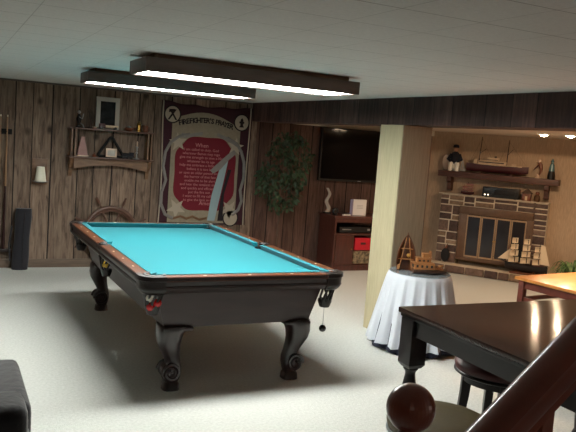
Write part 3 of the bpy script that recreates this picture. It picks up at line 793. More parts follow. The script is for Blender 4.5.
# ficus tree
fx_, fy_ = 3.86, 8.12
t = thing('ficus_tree', 'leafy green artificial ficus tree by the reddish wall boards', 'plant', (fx_, fy_, 0))
MB().lathe([(.12, 0), (.15, .1), (.17, .26), (.165, .27), (.15, .25), (.14, .22), (0, .22)], close=False).build('basket', M['terracotta'], t)
tr = MB(); tr.tube([(0, 0, .2), (.01, 0, .6), (.03, .01, 1.0), (.02, 0, 1.4), (.0, 0, 1.7)], [.014, .012, .01, .008, .004])
for k in range(26):
    a = random.random()*2*PI; z0 = .8+.75*random.random(); L_ = .16+.2*random.random()
    tr.tube([(.02, 0, z0), (.02+L_*.6*math.cos(a), L_*.55*math.sin(a), z0+.1), (.02+L_*1.2*math.cos(a), L_*.9*math.sin(a), z0+.06)], [.005, .004, .002], 5)
tr.build('trunk', M['bark'], t)
lf = MB(0)
cnt = 0
while cnt < 1050:
    x, y, z = random.uniform(-.44, .44), random.uniform(-.34, .34), random.uniform(-.6, .6)
    q = ((x-.06*math.sin(z*5))/.31)**2+(y/.30)**2+(z/.50)**2
    if q > 1.15 or random.random() > .35+.8*q: continue
    if math.sin(x*17+z*9)+math.sin(z*14-x*8+2) < -.7: continue
    cnt += 1
    x += .04; z += 1.30
    a = random.uniform(0, 2*PI); dr = random.uniform(.3, 1.4); L_ = random.uniform(.05, .085); w = L_*.26
    d = Vector((math.cos(a)*math.cos(dr), math.sin(a)*math.cos(dr), -math.sin(dr)))
    s_ = d.orthogonal().normalized(); s_.rotate(Matrix.Rotation(random.uniform(0, 6.28), 3, d)); nrm = d.cross(s_)
    p0 = Vector((x, y, z))
    vs = [lf.bm.verts.new(v) for v in (p0, p0+d*L_*.35+s_*w, p0+d*L_*.7+s_*w*.7, p0+d*L_+nrm*.006, p0+d*L_*.7-s_*w*.7, p0+d*L_*.35-s_*w)]
    lf.bm.faces.new(vs[:4]); lf.bm.faces.new((vs[0], vs[3], vs[4], vs[5]))
lf.build('foliage', M['leaf'], t)

# TV
t = thing('television', 'large flat black television mounted on the far wall above the cabinet', 'television', (5.27, BY-.05, 1.19))
MB().box((0, -.03, .365), (1.30, .05, .73), bev=.008).build('casing', M['black'], t)
MB().box((0, -.0555, .372), (1.255, .004, .685)).build('screen', M['screen'], t)
MB().box((0, .02, .37), (.4, .055, .3)).build('wall_mount', M['iron'], t)
MB().box((.0, -.0575, .014), (.05, .004, .008)).build('indicator', M['silver'], t)

# TV cabinet
cw, cd, ch_ = 1.2, .44, .745
cx0 = 4.73
tc_ = thing('media_cabinet', 'cherry wood media cabinet with open shelves below the television', 'cabinet', (cx0, BY-.03, 0))
b = MB()
b.box((cw/2, -cd/2, ch_-.0125), (cw+.03, cd+.02, .025), bev=.004)
b.box((.0125, -cd/2, (ch_-.025)/2+.0), (.025, cd, ch_-.03)); b.box((cw-.0125, -cd/2, (ch_-.025)/2), (.025, cd, ch_-.03))
b.box((cw/2, -.006, ch_/2), (cw-.05, .012, ch_-.05)); b.box((cw/2, -cd/2, .07), (cw-.05, cd-.01, .02)); b.box((cw/2, -cd+.02, .03), (cw-.05, .02, .06))
b.build('carcass', M['cabinet'], tc_)
MB().box((cw/2, -cd/2, .50), (cw-.05, cd-.02, .022)).build('shelf', M['cabinet'], tc_)
MB().box((.31, -cd/2, .285), (.02, cd-.02, .405)).box((cw/2, -cd+.012, .69), (cw-.05, .02, .055)).build('divider', M['cabinet'], tc_)
dr = MB(); dr.box((.163, -cd+.002, .285), (.265, .018, .40), bev=.003); d_ = dr.build('door', M['cabinet'], tc_)
MB().box((.163, -cd-.009, .285), (.19, .006, .32), bev=.003).build('door_panel', M['cabinet'], d_)
MB().ball((.28, -cd-.016, .3), .01, 10).build('knob', M['brass'], d_)
def on_cab(name, label, cat, x, y, z): return thing(name, label, cat, (cx0+x, BY-.03+y, z))
t = on_cab('disc_player', 'black disc player on the upper shelf of the media cabinet', 'disc player', .36, -.26, .5125)
MB().box((0, 0, .045), (.52, .28, .075), bev=.004).build('case', M['black'], t)
MB().box((-.15, -.142, .05), (.14, .003, .014)).build('disc_tray', M['silver'], t); MB().box((.2, -.142, .05), (.04, .003, .03)).build('display', M['silver'], t)
t = on_cab('storage_box', 'red plastic box in the right cubby of the media cabinet', 'box', .49, -.28, .272)
MB().box((0, 0, .082), (.26, .24, .155), bev=.01).build('tub', M['red'], t)
MB().box((0, 0, .166), (.275, .255, .018), bev=.005).build('lid', M['red'], t)
MB().box((0, -.124, .10), (.08, .004, .03), bev=.001).build('handle', M['burgundy'], t)
t = on_cab('storage_box', 'patterned beige box under the red box in the media cabinet', 'box', .48, -.28, .081)
MB().box((0, 0, .083), (.27, .24, .15), bev=.004).build('carton', M['deco'], t)
MB().box((0, 0, .171), (.285, .255, .025), bev=.004).build('lid', M['deco'], t)
t = on_cab('booklet', 'white upright booklet with lavender edge on the media cabinet', 'booklet', .44, -.27, ch_)
MB().box((.02, 0, .11), (.20, .03, .22), bev=.005, rz=-.12).build('cover', M['paper'], t)
MB().box((-.09, .012, .11), (.06, .03, .215), bev=.004, rz=.5).build('binding', M['paperedge'], t)
MB(0).box((.02, -.0155, .14), (.09, .001, .006), rz=-.12).box((.02, -.0155, .12), (.09, .001, .006), rz=-.12).box((.02, -.0155, .1), (.09, .001, .006), rz=-.12).build('text_line', M['matboard'], t)
t = on_cab('wavy_sculpture', 'pale wavy upright sculpture at the left end of the media cabinet', 'sculpture', -.0+.04, -.12, ch_)
secs = []
for k in range(15):
    z = .02+k/14*.33; off = .022*math.sin(k*.75); w = .034-.0012*k
    secs.append([(off+w*math.cos(a*PI/6), .018*math.sin(a*PI/6), z) for a in range(12)])
MB(60).loft(secs).build('figure', M['wave'], t)
MB().box((0, 0, .01), (.1, .07, .02), bev=.003).build('base', M['black'], t)
t = on_cab('clock', 'small black rounded clock beside the wavy sculpture', 'clock', .06, -.31, ch_)
MB().ball((0, 0, .052), .05, 16, sc=(1, .5, 1)).box((0, 0, .006), (.08, .05, .012), bev=.002).build('clock_body', M['black'], t)
MB().tube([(0, -.024, .052), (0, -.03, .052)], .032, 20).build('dial', M['iron'], t)
t = on_cab('remote_control', 'slim pale remote control lying on the media cabinet', 'remote control', .22, -.34, ch_)
MB().box((0, 0, .009), (.13, .04, .016), bev=.005, rz=.2).build('remote_body', M['paper'], t)
MB().box((.02, 0.004, .018), (.05, .02, .003), rz=.2).build('keypad', M['greyweave'], t)

# ------------------------------------------------------------------ fireplace
fp = thing('fireplace', 'stone fireplace with bronze framed glass doors on the diagonal wall', 'fireplace', F(-.03, 0), FA)
# local: x right, y toward wall (+), so front is -y
dS = .2
b = MB()
b.box((-.21, -dS/2+.001, .55), (.285, dS-.008, 1.09)); b.box((1.045, -dS/2+.001, .55), (.165, dS-.008, 1.09)); b.box((.435, -dS/2+.001, 1.02), (.99, dS-.008, .15))
b.build('mortar', M['mortar'], fp)
rs = random.Random(5)
def ashlar(mb, x0, x1, z0, z1, y0, y1, mw, mh, M_=None):
    w, h = x1-x0, z1-z0
    if (w > mw*1.15 or h > mh*1.15) and (w > .07 and h > .05):
        if w/mw >= h/mh:
            c = x0+w*rs.uniform(.35, .65); ashlar(mb, x0, c, z0, z1, y0, y1, mw*rs.uniform(.8, 1.2), mh, M_); ashlar(mb, c, x1, z0, z1, y0, y1, mw*rs.uniform(.8, 1.2), mh, M_)
        else:
            c = z0+h*rs.uniform(.35, .65); ashlar(mb, x0, x1, z0, c, y0, y1, mw, mh*rs.uniform(.8, 1.2), M_); ashlar(mb, x0, x1, c, z1, y0, y1, mw, mh*rs.uniform(.8, 1.2), M_)
        return
    j = .0085; yo = y0-rs.uniform(0, .008)
    mb.box(((x0+x1)/2, (yo+y1)/2, (z0+z1)/2), (w-2*j, y1-yo, h-2*j), bev=.006, seg=2)
b = MB(50)
ashlar(b, -.36, -.06, .11, .955, -dS, 0, .19, .13); ashlar(b, .955, 1.135, .11, .955, -dS, 0, .17, .13); ashlar(b, -.36, 1.135, .955, 1.10, -dS, 0, .30, .12)
b.build('stone_surround', M['stone'], fp)
HH = .115; HD = .24
MB().box((.37, -dS-HD/2+.01, HH/2), (1.52, HD-.03, HH-.01)).build('hearth_mortar', M['mortar'], fp)
b = MB(50); ashlar(b, -.40, 1.14, .0, HH, -dS-HD, -dS-.02, .26, .14); b.build('hearth', M['stone'], fp)
MB(50).box((.37, -.09, 1.108), (1.53, .2, .014), bev=.003).build('ledge', M['mortar'], fp)
m = MB()
m.box((.445, -dS-.008, .90), (1.02, .035, .11), bev=.004); m.box((-.0, -dS-.008, .53), (.12, .035, .63), bev=.004); m.box((.925, -dS-.008, .53), (.09, .035, .63), bev=.004)
m.box((.445, -dS-.008, .205), (1.02, .035, .05), bev=.004)
m.build('surround_frame', M['fireframe'], fp)
# fire chamber
MB().box((.46, -.02, .52), (.9, .02, .66)).build('firebox', M['iron'], fp)
for k in range(4):
    x = .055+k*.207
    d_ = MB(); w = .2
    d_.box((x+w/2, -dS-.02, .825), (w, .02, .022), bev=.003); d_.box((x+w/2, -dS-.02, .245), (w, .02, .022), bev=.003)
    d_.box((x+.008, -dS-.02, .535), (.016, .02, .56), bev=.003); d_.box((x+w-.008, -dS-.02, .535), (.016, .02, .56), bev=.003)
    o = d_.build('glass_door', M['doorframe'], fp)
    MB().box((x+w/2, -dS-.018, .535), (w-.03, .006, .56)).build('pane', M['fireglass'], o)
    if k in (1, 2): MB().ball((x+(w-.008 if k == 1 else .008), -dS-.04, .5), .011, 10).build('knob', M['brass'], o)
# mantel shelf
mt = thing('mantel_shelf', 'thick dark timber mantel shelf on two brackets above the fireplace', 'mantel shelf', F(.37, 0, 1.355), FA)
MB().box((0, -.115, .045), (1.66, .23, .085), bev=.008).build('board', M['mantel'], mt)
for s in (-.66, .66):
    MB().prism([(0, 0), (-.20, 0), (-.20, -.06), (-.15, -.09), (-.13, -.19), (-.08, -.205), (0, -.205)], -.03, .03, M=Matrix.Translation((s*1.02, -.001, .004)) @ Matrix(((0, 0, 1, 0), (1, 0, 0, 0), (0, 1, 0, 0), (0, 0, 0, 1)))).build('bracket', M['mantel'], mt)
MZ = 1.4435
def hull_secs(L, B, H, sheer=.25, bow=.9, n=14, stern=.75):
    secs = []
    for i in range(n+1):
        t_ = i/n; x = -L/2+L*t_
        wf = (1-abs(2*t_-1)**3.0) if t_ > .5 else (stern+(1-stern)*math.sin(t_*PI))
        wf = max(wf, .03); zt = H*(1+sheer*((2*t_-1)**2)); w = B/2*wf
        kx = H*.25*max(0, (t_-.85)/.15)
        secs.append([(x, -w, zt), (x, -w*.95, zt*.6+kx*.3), (x, -w*.6, H*.15+kx), (x, 0, kx), (x, w*.6, H*.15+kx), (x, w*.95, zt*.6+kx*.3), (x, w, zt)])
    return secs
# big ship model on the mantel
t = thing('model_ship', 'long maroon model steamship with two masts in the middle of the mantel', 'model ship', F(.35, .12, MZ), FA); t.scale = (1.02, 1, 1.18)
for s in (-.2, .2): MB().box((s, 0, .012), (.02, .08, .024)).build('cradle', M['mantel'], t)
MB(50).loft(hull_secs(.84, .12, .085, .18), M=Matrix.Translation((0, 0, .018))).build('hull', M['hull'], t)
MB().box((0, 0, .112), (.66, .085, .012), bev=.003).build('deck', M['deck'], t)
m = MB(); m.box((-.08, 0, .135), (.36, .06, .034), bev=.004); m.box((-.12, 0, .162), (.24, .07, .008)); m.box((.22, 0, .128), (.05, .05, .02)); m.box((-.3, 0, .14), (.05, .05, .05))
m.box((-.06, 0, .182), (.16, .05, .03), bev=.003); m.box((.06, 0, .14), (.12, .05, .03), bev=.003); m.build('deckhouse', M['deck'], t)
m = MB(); m.box((-.08, -.031, .137), (.34, .003, .012)); m.box((-.12, 0, .17), (.25, .072, .006)); m.tube([(-.03, 0, .165), (-.035, 0, .215)], [.018, .016], 12)
m.build('funnel', M['hullblack'], t)
MB().tube([(-.26, 0, .11), (-.24, 0, .44)], [.008, .004]).tube([(-.25, 0, .24), (-.17, 0, .30)], .003).build('mast', M['rig'], t)
MB().tube([(.12, 0, .11), (.13, 0, .42)], [.008, .004]).tube([(.125, 0, .24), (.19, 0, .31)], .003).build('mast', M['rig'], t)
rg = MB()
for a, b_ in (((-.24, 0, .42), (-.38, 0, .13)), ((.13, 0, .40), (.38, 0, .13)), ((-.24, .0, .42), (-.06, .04, .13)), ((.13, 0, .4), (.0, .04, .13))): rg.tube([a, b_], .0012, 4)
rg.build('rigging', M['rig'], t)
# sailor doll
t = thing('sailor_figurine', 'seated sailor figurine in navy coat and white trousers on the mantel', 'figurine', F(-.255, .12, MZ), FA); t.scale = (1.1, 1.1, 1.12)
MB(60).lathe([(.045, .09), (.062, .13), (.06, .19), (.045, .235), (.022, .25)], n=16).tube([(-.05, -.0, .21), (-.085, -.03, .15), (-.04, -.06, .12)], [.024, .022, .016], 10).tube([(.05, -.0, .21), (.085, -.03, .15), (.04, -.06, .12)], [.024, .022, .016], 10).build('coat', M['navycoat'], t)
MB(60).tube([(-.025, 0, .1), (-.045, -.055, .09), (-.045, -.06, .0)], [.036, .032, .026], 10).tube([(.025, 0, .1), (.045, -.055, .09), (.045, -.06, .0)], [.036, .032, .026], 10).ball((0, 0, .05), .045, 12, sc=(1, .8, 1.1)).build('trousers', M['white'], t)
MB(60).ball((0, -.005, .285), .036, 16, sc=(.9, .95, 1.1)).ball((0, -.04, .283), .007, 8).build('head', M['skin'], t)
MB(60).lathe([(.036, .30), (.04, .31), (.034, .335), (.01, .342)]).box((0, -.036, .303), (.05, .03, .006), bev=.002).build('cap', M['navycoat'], t)
t = thing('oval_plate', 'pale oval patterned plate on end at the left of the mantel', 'plate', F(-.39, .10, MZ), FA)
MB(40).lathe([(.0, .0), (.085, .0), (.09, .012), (.0, .014)], n=28, M=Matrix.Translation((0, .0, .115)) @ Matrix.Rotation(-80*D2R, 4, 'X') @ Matrix.Diagonal((.55, 1.25, 1, 1))).build('plate_disc', M['bisque'], t)
MB().box((0, 0, .005), (.06, .05, .01)).build('stand', M['mantel'], t)
t = thing('glass_sailboat', 'clear glass sailboat ornament between the sailor and the big ship', 'ornament', F(-.145, .12, MZ), FA)
MB(40).loft(hull_secs(.11, .035, .03), M=Matrix.Translation((0, 0, .006))).build('hull', M['clearglass'], t)
MB(0).prism([(-.03, .04), (.005, .04), (.005, .22)], -.002, .002, M=XZ).prism([(.012, .04), (.04, .04), (.012, .17)], -.002, .002, M=XZ).build('sail', M['clearglass'], t)
t = thing('bird_figurine', 'white headed bird figurine on a curved perch, right part of the mantel', 'figurine', F(.91, .12, MZ), FA)
MB(60).tube([(-.02, 0, .03), (.02, 0, .06), (.035, 0, .12), (.02, 0, .18), (.0, 0, .22)], [.008, .01, .02, .028, .018], 12).build('bird_body', M['copper'], t)
MB(60).ball((.0, 0, .235), .026, 14).tube([(-.02, 0, .235), (-.045, 0, .225)], [.007, .001]).build('head', M['bisque'], t)
MB().tube([(.01, 0, .2), (-.05, 0, .13), (-.07, 0, .1)], [.012, .008, .002]).build('wing', M['burgundy'], t)
MB().lathe([(.04, 0), (.04, .01), (.02, .02), (.015, .04)]).ball((-.01, -.01, .04), .02, 10).build('perch', M['bisque'], t)
t = thing('lighthouse_bottle', 'blue green glazed lighthouse with dark base at the mantel right end', 'ornament', F(1.08, .12, MZ), FA)
MB().lathe([(.05, 0), (.048, .06), (.04, .11)]).build('base', M['iron'], t)
MB().lathe([(.038, .11), (.034, .16), (.03, .2), (.018, .21), (.016, .235), (.024, .24), (.004, .285)]).build('tower', M['bluegreen'], t)

# things on the stone ledge under the mantel
LZt = 1.116
t = thing('model_ship', 'small reddish model sailing ship on the ledge, left of the black radio', 'model ship', F(-.03, .11, LZt), FA)
MB(50).loft(hull_secs(.19, .05, .035), M=Matrix.Translation((0, 0, .01))).box((0, 0, .005), (.12, .04, .01)).build('hull', M['hull'], t)
for x, h in ((-.05, .15), (.0, .19), (.05, .16)): MB().tube([(x, 0, .03), (x, 0, h)], .003, 6).build('mast', M['rig'], t)
sl = MB(0)
for x, h in ((-.05, .14), (.0, .18), (.05, .15)):
    for z in (.055, .095, .135):
        if z+.03 < h+.02: sl.sheet(lambda u, v, x=x, z=z: (x-.026+.052*u+.004, -.014-.01*math.sin(PI*v)+.0, z+.03*v), 3, 3)
sl.build('sails', M['pinkstone'], t, solid=.002)
t = thing('radio', 'long black radio with two small lit dots on the ledge under the mantel', 'radio', F(.44, .10, LZt), FA)
MB().box((0, 0, .075), (.5, .16, .14), bev=.006).build('case', M['black'], t)
for x in (-.21, -.165): MB().tube([(x, -.081, .035), (x, -.084, .035)], .011, 12).build('indicator_light', M['led'], t)
MB().box((.06, -.081, .08), (.28, .003, .07), bev=.001).build('speaker_grille', M['iron'], t)
MB().box((-.2, -.05, .003), (.03, .03, .006)).box((.2, -.05, .003), (.03, .03, .006)).build('foot', M['iron'], t)
t = thing('model_cottage', 'small brown twig cottage on the ledge, right of the black radio', 'ornament', F(.79, .11, LZt), FA)
MB().box((0, 0, .05), (.12, .09, .1), bev=.003).build('walls', M['copper'], t)
MB().prism([(-.075, .1), (.075, .1), (0, .17)], -.055, .055, M=XZ).build('roof', M['bark'], t)
MB().box((.0, -.046, .035), (.03, .004, .06)).build('door', M['deck'], t)
t = thing('pine_cone_figure', 'small rounded brown figure at the right end of the stone ledge', 'figurine', F(.93, .11, LZt), FA)
MB(60).lathe([(.03, 0), (.045, .03), (.04, .07), (.022, .095)]).build('body', M['terracotta'], t)
MB(60).ball((0, 0, .115), .028, 12).build('head', M['copper'], t)

# tall ship on the hearth
HZ = .1165
t = thing('model_ship', 'large model tall ship with rows of cream sails on the hearth', 'model ship', F(.91, .335, HZ), FA); t.scale = (1.13, 1.0, 1.13)
MB(50).loft(hull_secs(.50, .11, .085, .25), M=Matrix.Translation((0, 0, .03)) @ Matrix.Rotation(PI, 4, 'Z')).build('hull', M['hullblack'], t)
MB().box((.14, 0, .12), (.14, .08, .03), bev=.004).build('cabin', M['hull'], t)
MB().box((0, 0, .01), (.36, .10, .02), bev=.003).box((-.1, 0, .03), (.015, .06, .04)).box((.1, 0, .03), (.015, .06, .04)).build('stand', M['copper'], t)
MB().tube([(-.23, 0, .12), (-.40, 0, .17)], [.006, .003]).build('bowsprit', M['rig'], t)
for x, h in ((-.14, .44), (.0, .48), (.14, .42)):
    mm = MB(); mm.tube([(x, 0, .1), (x, 0, h)], [.006, .003], 8)
    for j in range(4): mm.tube([(x, -.09+.012*j, .2+.075*j), (x, .09-.012*j, .2+.075*j)], .003, 6)
    mm.build('mast', M['rig'], t)
    s_ = MB(0)
    for j in range(4):
        z = .135+.078*j; w = .095-.013*j
        if z+.07 > h: continue
        s_.sheet(lambda u, v, x=x, z=z, w=w: (x-.012-.028*math.sin(PI*v)*math.sin(PI*u)+(-.5+u)*w*1.1, (u-.5)*2*w*.55-.02, z+.066*v), 6, 5)
    s_.build('square_sails', M['sail'], t, solid=.002)
for k in range(3): MB(0).poly([(-.17-.05*k, -.005*k, .16), (-.23-.055*k, -.005*k, .155), (-.15-.035*k, 0, .40-.06*k)]).build('jib_sail', M['sail'], t, solid=.002)
MB(0).poly([(.16, 0, .15), (.27, -.01, .14), (.20, 0, .37), (.15, 0, .38)]).build('spanker_sail', M['sail'], t, solid=.002)
# spider plant to the right of the hearth
sp = F(1.50, .45)
t = thing('spider_plant', 'arching green spider plant in a dark pot right of the hearth', 'plant', (sp.x, sp.y, 0))
MB().lathe([(.07, 0), (.09, .09), (.1, .14), (.09, .14), (.08, .12), (0, .12)], close=False).build('pot', M['iron'], t)
lf = MB(0)
for k in range(60):
    a = random.random()*2*PI; L_ = random.uniform(.18, .32); up = random.uniform(.14, .30); w = .013
    d = Vector((math.cos(a), math.sin(a), 0)); s_ = Vector((-d.y, d.x, 0)); prev = None
    for i in range(8):
        q = i/7; ww = w*(1-q**3)+.001
        c = d*(L_*q+.02)+Vector((0, 0, .12+up*math.sin(q*PI*.85)*1.0-.05*q*q))
        cur = (lf.bm.verts.new(c-s_*ww), lf.bm.verts.new(c+s_*ww))
        if prev: lf.bm.faces.new((prev[0], prev[1], cur[1], cur[0]))
        prev = cur
lf.build('foliage', M['leaf2'], t)
# black shell fan / iron at the left of the fireplace doors
q = F(-.235, .30, HZ)
t = thing('iron_bellows', 'dark pear-shaped hearth bellows leaning left of the fireplace doors', 'bellows', F(-.235, .235, HZ), FA)
MB(50).lathe([(.0, -.015), (.075, -.012), (.08, 0), (.075, .012), (.0, .015)], n=24, M=Matrix.Translation((0, 0, .105)) @ Matrix.Rotation(PI/2, 4, 'X') @ Matrix.Diagonal((.8, 1.3, 1, 1))).build('bag', M['iron'], t)
MB().tube([(.0, 0, .2), (.02, 0, .27)], [.014, .007]).build('nozzle', M['copper'], t)
# rough stones on the hearth's left end
for i, (s, d_, r, lab) in enumerate(((-.33, .43, .05, 'loose brown stone lying at the left end of the hearth front'), (-.48, .38, .06, 'larger loose stone on the carpet, leftmost beside the hearth'))):
    z = r*.62
    o = MB(50); o.ball((0, 0, 0), r, 12, sc=(1.25, .9, .65))
    for v in o.bm.verts: v.co += Vector((random.uniform(-1, 1), random.uniform(-1, 1), random.uniform(-.5, .5)))*r*.08
    o = o.build('stone', M['copper'], loc=F(s, d_+.12, z)); tag(o, lab, 'stone')

# ------------------------------------------------------------------ round side table
RX, RY, RT = 3.72, 4.90, .655
t = thing('side_table', 'small round table under a long white cloth, in front of the post', 'table', (RX, RY, 0))
MB().lathe([(.0, .0), (.18, .0), (.18, .03), (.035, .05), (.035, RT-.05), (.2, RT-.035), (.26, RT-.03), (.26, RT-.008), (0, RT-.008)], n=36, close=False).build('table_base', M['darkwood'], t)
def skirt(z0, r1, ph, amp, m, name, par=None, top=True, nf=18):
    b = MB(70); n = 180; rows = 16; g = []
    for j in range(rows+1):
        v = j/rows; z = RT-(RT-z0)*v; row = []
        for k in range(n):
            a = 2*PI*k/n
            fold = math.sin(a*nf+ph+.7*math.sin(a*3))+.35*math.sin(a*nf*2.3+1)
            r = .268+(r1-.268)*v**.9+amp*fold*(v**.7)*(.45+.55*v)
            if j == 0: r = .262
            zz = z+(.012*math.sin(a*4+1) if j == rows else 0)
            row.append(b.bm.verts.new((r*math.cos(a), r*math.sin(a), zz)))
        g.append(row)
    for j in range(rows):
        for k in range(n): b.bm.faces.new((g[j][k], g[j][(k+1) % n], g[j+1][(k+1) % n], g[j+1][k]))
    if top: b.bm.faces.new(g[0])
    return b.build(name, m, par, loc=(0, 0, 0) if par else (RX, RY, 0))
u_ = skirt(.006, .365, .4, .014, M['navy'], 'underskirt', t, top=False, nf=11); u_.scale = (.975, .975, 1)
part(u_, 'navy blue underskirt')
o = skirt(.055, .385, 0, .036, M['linen'], 'tablecloth'); tag(o, 'long white pleated cloth draped over the small round table', 'tablecloth')
o = MB().lathe([(0, .0), (.258, .0), (.262, .003), (.258, .006), (0, .006)], n=48).build('glass_disc', M['glass_top'], loc=(RX, RY, RT+.001)); tag(o, 'round grey glass sheet lying on top of the white tablecloth', 'glass top')
TT = RT+.0075
# upright dory
t = thing('dory_model', 'upright model of a pointed wooden rowing boat standing on its stern', 'model boat', (RX-.115, RY+.06, TT), -.5)
def dory(sc, zo=0):
    secs = []
    for i in range(13):
        q = i/12; z = .31*q; w = .082*sc*(1-q**2.6)**.8*(.86+.14*math.sin(q*PI)); w = max(w, .002); dd = .055*sc*(1-q**3)
        secs.append([(-w, -.01, z), (-w*.95, dd*.5, z), (-w*.5, dd, z), (w*.5, dd, z), (w*.95, dd*.5, z), (w, -.01, z), (w*.9, -.008, z), (w*.45, dd-.008, z), (-w*.45, dd-.008, z), (-w*.9, -.008, z)])
    return secs
MB(50).loft(dory(1)).build('hull', M['boatdark'], t)
gm = MB(); 
for s in (-1, 1): gm.tube([(s*(.082*max(0, 1-(i/12)**2.6)**.8*(.86+.14*math.sin(i/12*PI))+.001), -.01, .31*i/12) for i in range(13)], .005, 6)
gm.tube([(0, -.01, .3), (0, -.01, .335)], [.006, .002]); gm.build('gunwale', M['boatdark'], t)
MB().box((0, .012, .10), (.14, .03, .006)).build('thwart', M['boatwood'], t); MB().box((0, .012, .19), (.11, .03, .006)).build('thwart', M['boatwood'], t)
for s in (-1, 1): MB().tube([(s*.055, -.01, .01), (s*.01, -.014, .29)], .0045, 6).ball((s*.06, -.01, .03), .012, 8, sc=(1, .3, 2.2)).build('oar', M['boatwood'], t)
MB().ball((.02, .0, .135), .018, 10).build('lantern', M['brass'], t)
# paddle steamer
t = thing('paddle_steamer_model', 'honey wooden model steamboat with two decks on the round table', 'model boat', (RX+.01, RY-.09, TT), -.33)
MB(50).loft(hull_secs(.30, .10, .034, .45), M=Matrix.Translation((.02, 0, .0))).build('hull', M['boatdark'], t)
m = MB(); m.box((-.04, 0, .064), (.18, .085, .05), bev=.002); m.box((-.045, 0, .115), (.12, .06, .034), bev=.002); m.box((-.05, 0, .094), (.19, .09, .006)); m.box((-.045, 0, .137), (.13, .07, .005)); m.build('cabin', M['boatwood'], t)
for i in range(4): MB().box((-.105+.042*i, -.0435, .068), (.018, .003, .022)).build('window_opening', M['hullblack'], t)
for i in range(3): MB().box((-.085+.036*i, -.031, .116), (.014, .003, .016)).build('window_opening', M['hullblack'], t)
MB().box((-.131, 0, .068), (.003, .05, .025)).build('window_opening', M['hullblack'], t)
MB().box((-.03, 0, .155), (.05, .045, .03), bev=.002).box((-.03, 0, .174), (.065, .055, .005)).build('wheelhouse', M['boatwood'], t)
for s in (-1, 1): MB().tube([(.01, s*.018, .135), (.01, s*.018, .20)], .006, 10).build('funnel', M['boatwood'], t)
MB().tube([(.05, 0, .05), (.13, 0, .075)], .012, 8).box((.09, 0, .045), (.08, .05, .012)).build('foredeck', M['boatwood'], t)
r = MB()
for i in range(9): r.tube([(.06+.014*i, -.038*(1-i/11), .045), (.06+.014*i, -.038*(1-i/11), .07)], .002, 5)
r.build('railing', M['boatdark'], t)

# ------------------------------------------------------------------ counter-height table
px0, px1, py0, py1, pz = 2.115, 3.52, 1.45, 2.935, .90
t = thing('counter_table', 'dark espresso counter-height table with square-block legs', 'table', ((px0+px1)/2, (py0+py1)/2, 0))
hx, hy = (px1-px0)/2, (py1-py0)/2
MB().box((0, 0, pz-.014), (2*hx, 2*hy, .028), bev=.006).build('tabletop', M['pub'], t)
MB().box((0, 0, pz-.036), (2*hx-.02, 2*hy-.02, .018), bev=.004).box((0, -hy+.06, pz-.085), (2*hx-.2, .025, .09)).box((0, hy-.06, pz-.085), (2*hx-.2, .025, .09)).box((-hx+.045, 0, pz-.085), (.025, 2*hy-.2, .09)).box((hx-.045, 0, pz-.085), (.025, 2*hy-.2, .09)).build('apron', M['publeg'], t)
for sx in (-1, 1):
    for sy in (-1, 1):
        x, y = sx*(hx-.065), sy*(hy-.065)
        m = MB(); m.box((x, y, .735), (.10, .10, .235), bev=.004)
        def sq(w, z): return [(x-w, y-w, z), (x+w, y-w, z), (x+w, y+w, z), (x-w, y+w, z)]
        m.loft([sq(.05, .617), sq(.036, .597)])
        m.lathe([(.036, .60), (.04, .59), (.028, .575), (.026, .56), (.036, .50), (.038, .42), (.03, .2), (.024, .12), (.034, .1), (.036, .09), (.026, .08), (.03, .04), (.022, 0)], (x, y, 0), 20)
        m.build('leg', M['publeg'], t)

# stools
def stool(loc, rz, cush, label, z=.62, k_=1.0):
    t = thing('bar_stool', label, 'bar stool', loc, rz, None)
    MB(50).lathe([(r_*k_, z_) for r_, z_ in [(.0, z), (.10, z), (.165, z-.004), (.192, z-.018), (.20, z-.035), (.194, z-.058), (.17, z-.062), (0, z-.062)]], n=40, close=False).build('seat', cush, t)
    MB(50).lathe([(r_*k_, z_) for r_, z_ in [(.195, z-.06), (.2, z-.066), (.2, z-.072), (.192, z-.078), (.0, z-.078)]], n=40, close=False).build('seat_band', M['silver'] if cush is M['olive'] else M['publeg'], t)
    MB().lathe([(.15, z-.125), (.178, z-.12), (.178, z-.079), (.15, z-.079)], n=32, close=True).build('seat_frame', M['publeg'], t)
    for k in range(4):
        a = PI/4+k*PI/2; c, s = math.cos(a), math.sin(a)
        secs = []
        for zz, r, w in ((z-.08, .155, .024), (z-.2, .16, .022), (.3, .175, .019), (.0, .205, .016)):
            ring = []
            for (u, v) in ((-1, -1), (1, -1), (1, 1), (-1, 1)):
                ring.append((c*(r+u*w)-s*v*w, s*(r+u*w)+c*v*w, zz))
            secs.append(ring)
        MB().loft(secs).build('leg', M['publeg'], t)
    MB().tube([(.18*math.cos(2*PI*k/28), .18*math.sin(2*PI*k/28), .2) for k in range(28)], .011, 8, closed=True).build('footrest', M['publeg'], t)
    return t
stool((2.60, 2.69, 0), .25, M['burgundy'], 'round bar stool with oxblood seat tucked under the dark counter-height table', .665, 1.12)
stool((1.855, 2.21, 0), .1, M['olive'], 'round bar stool with olive green seat behind the newel post', .632, 1.1)

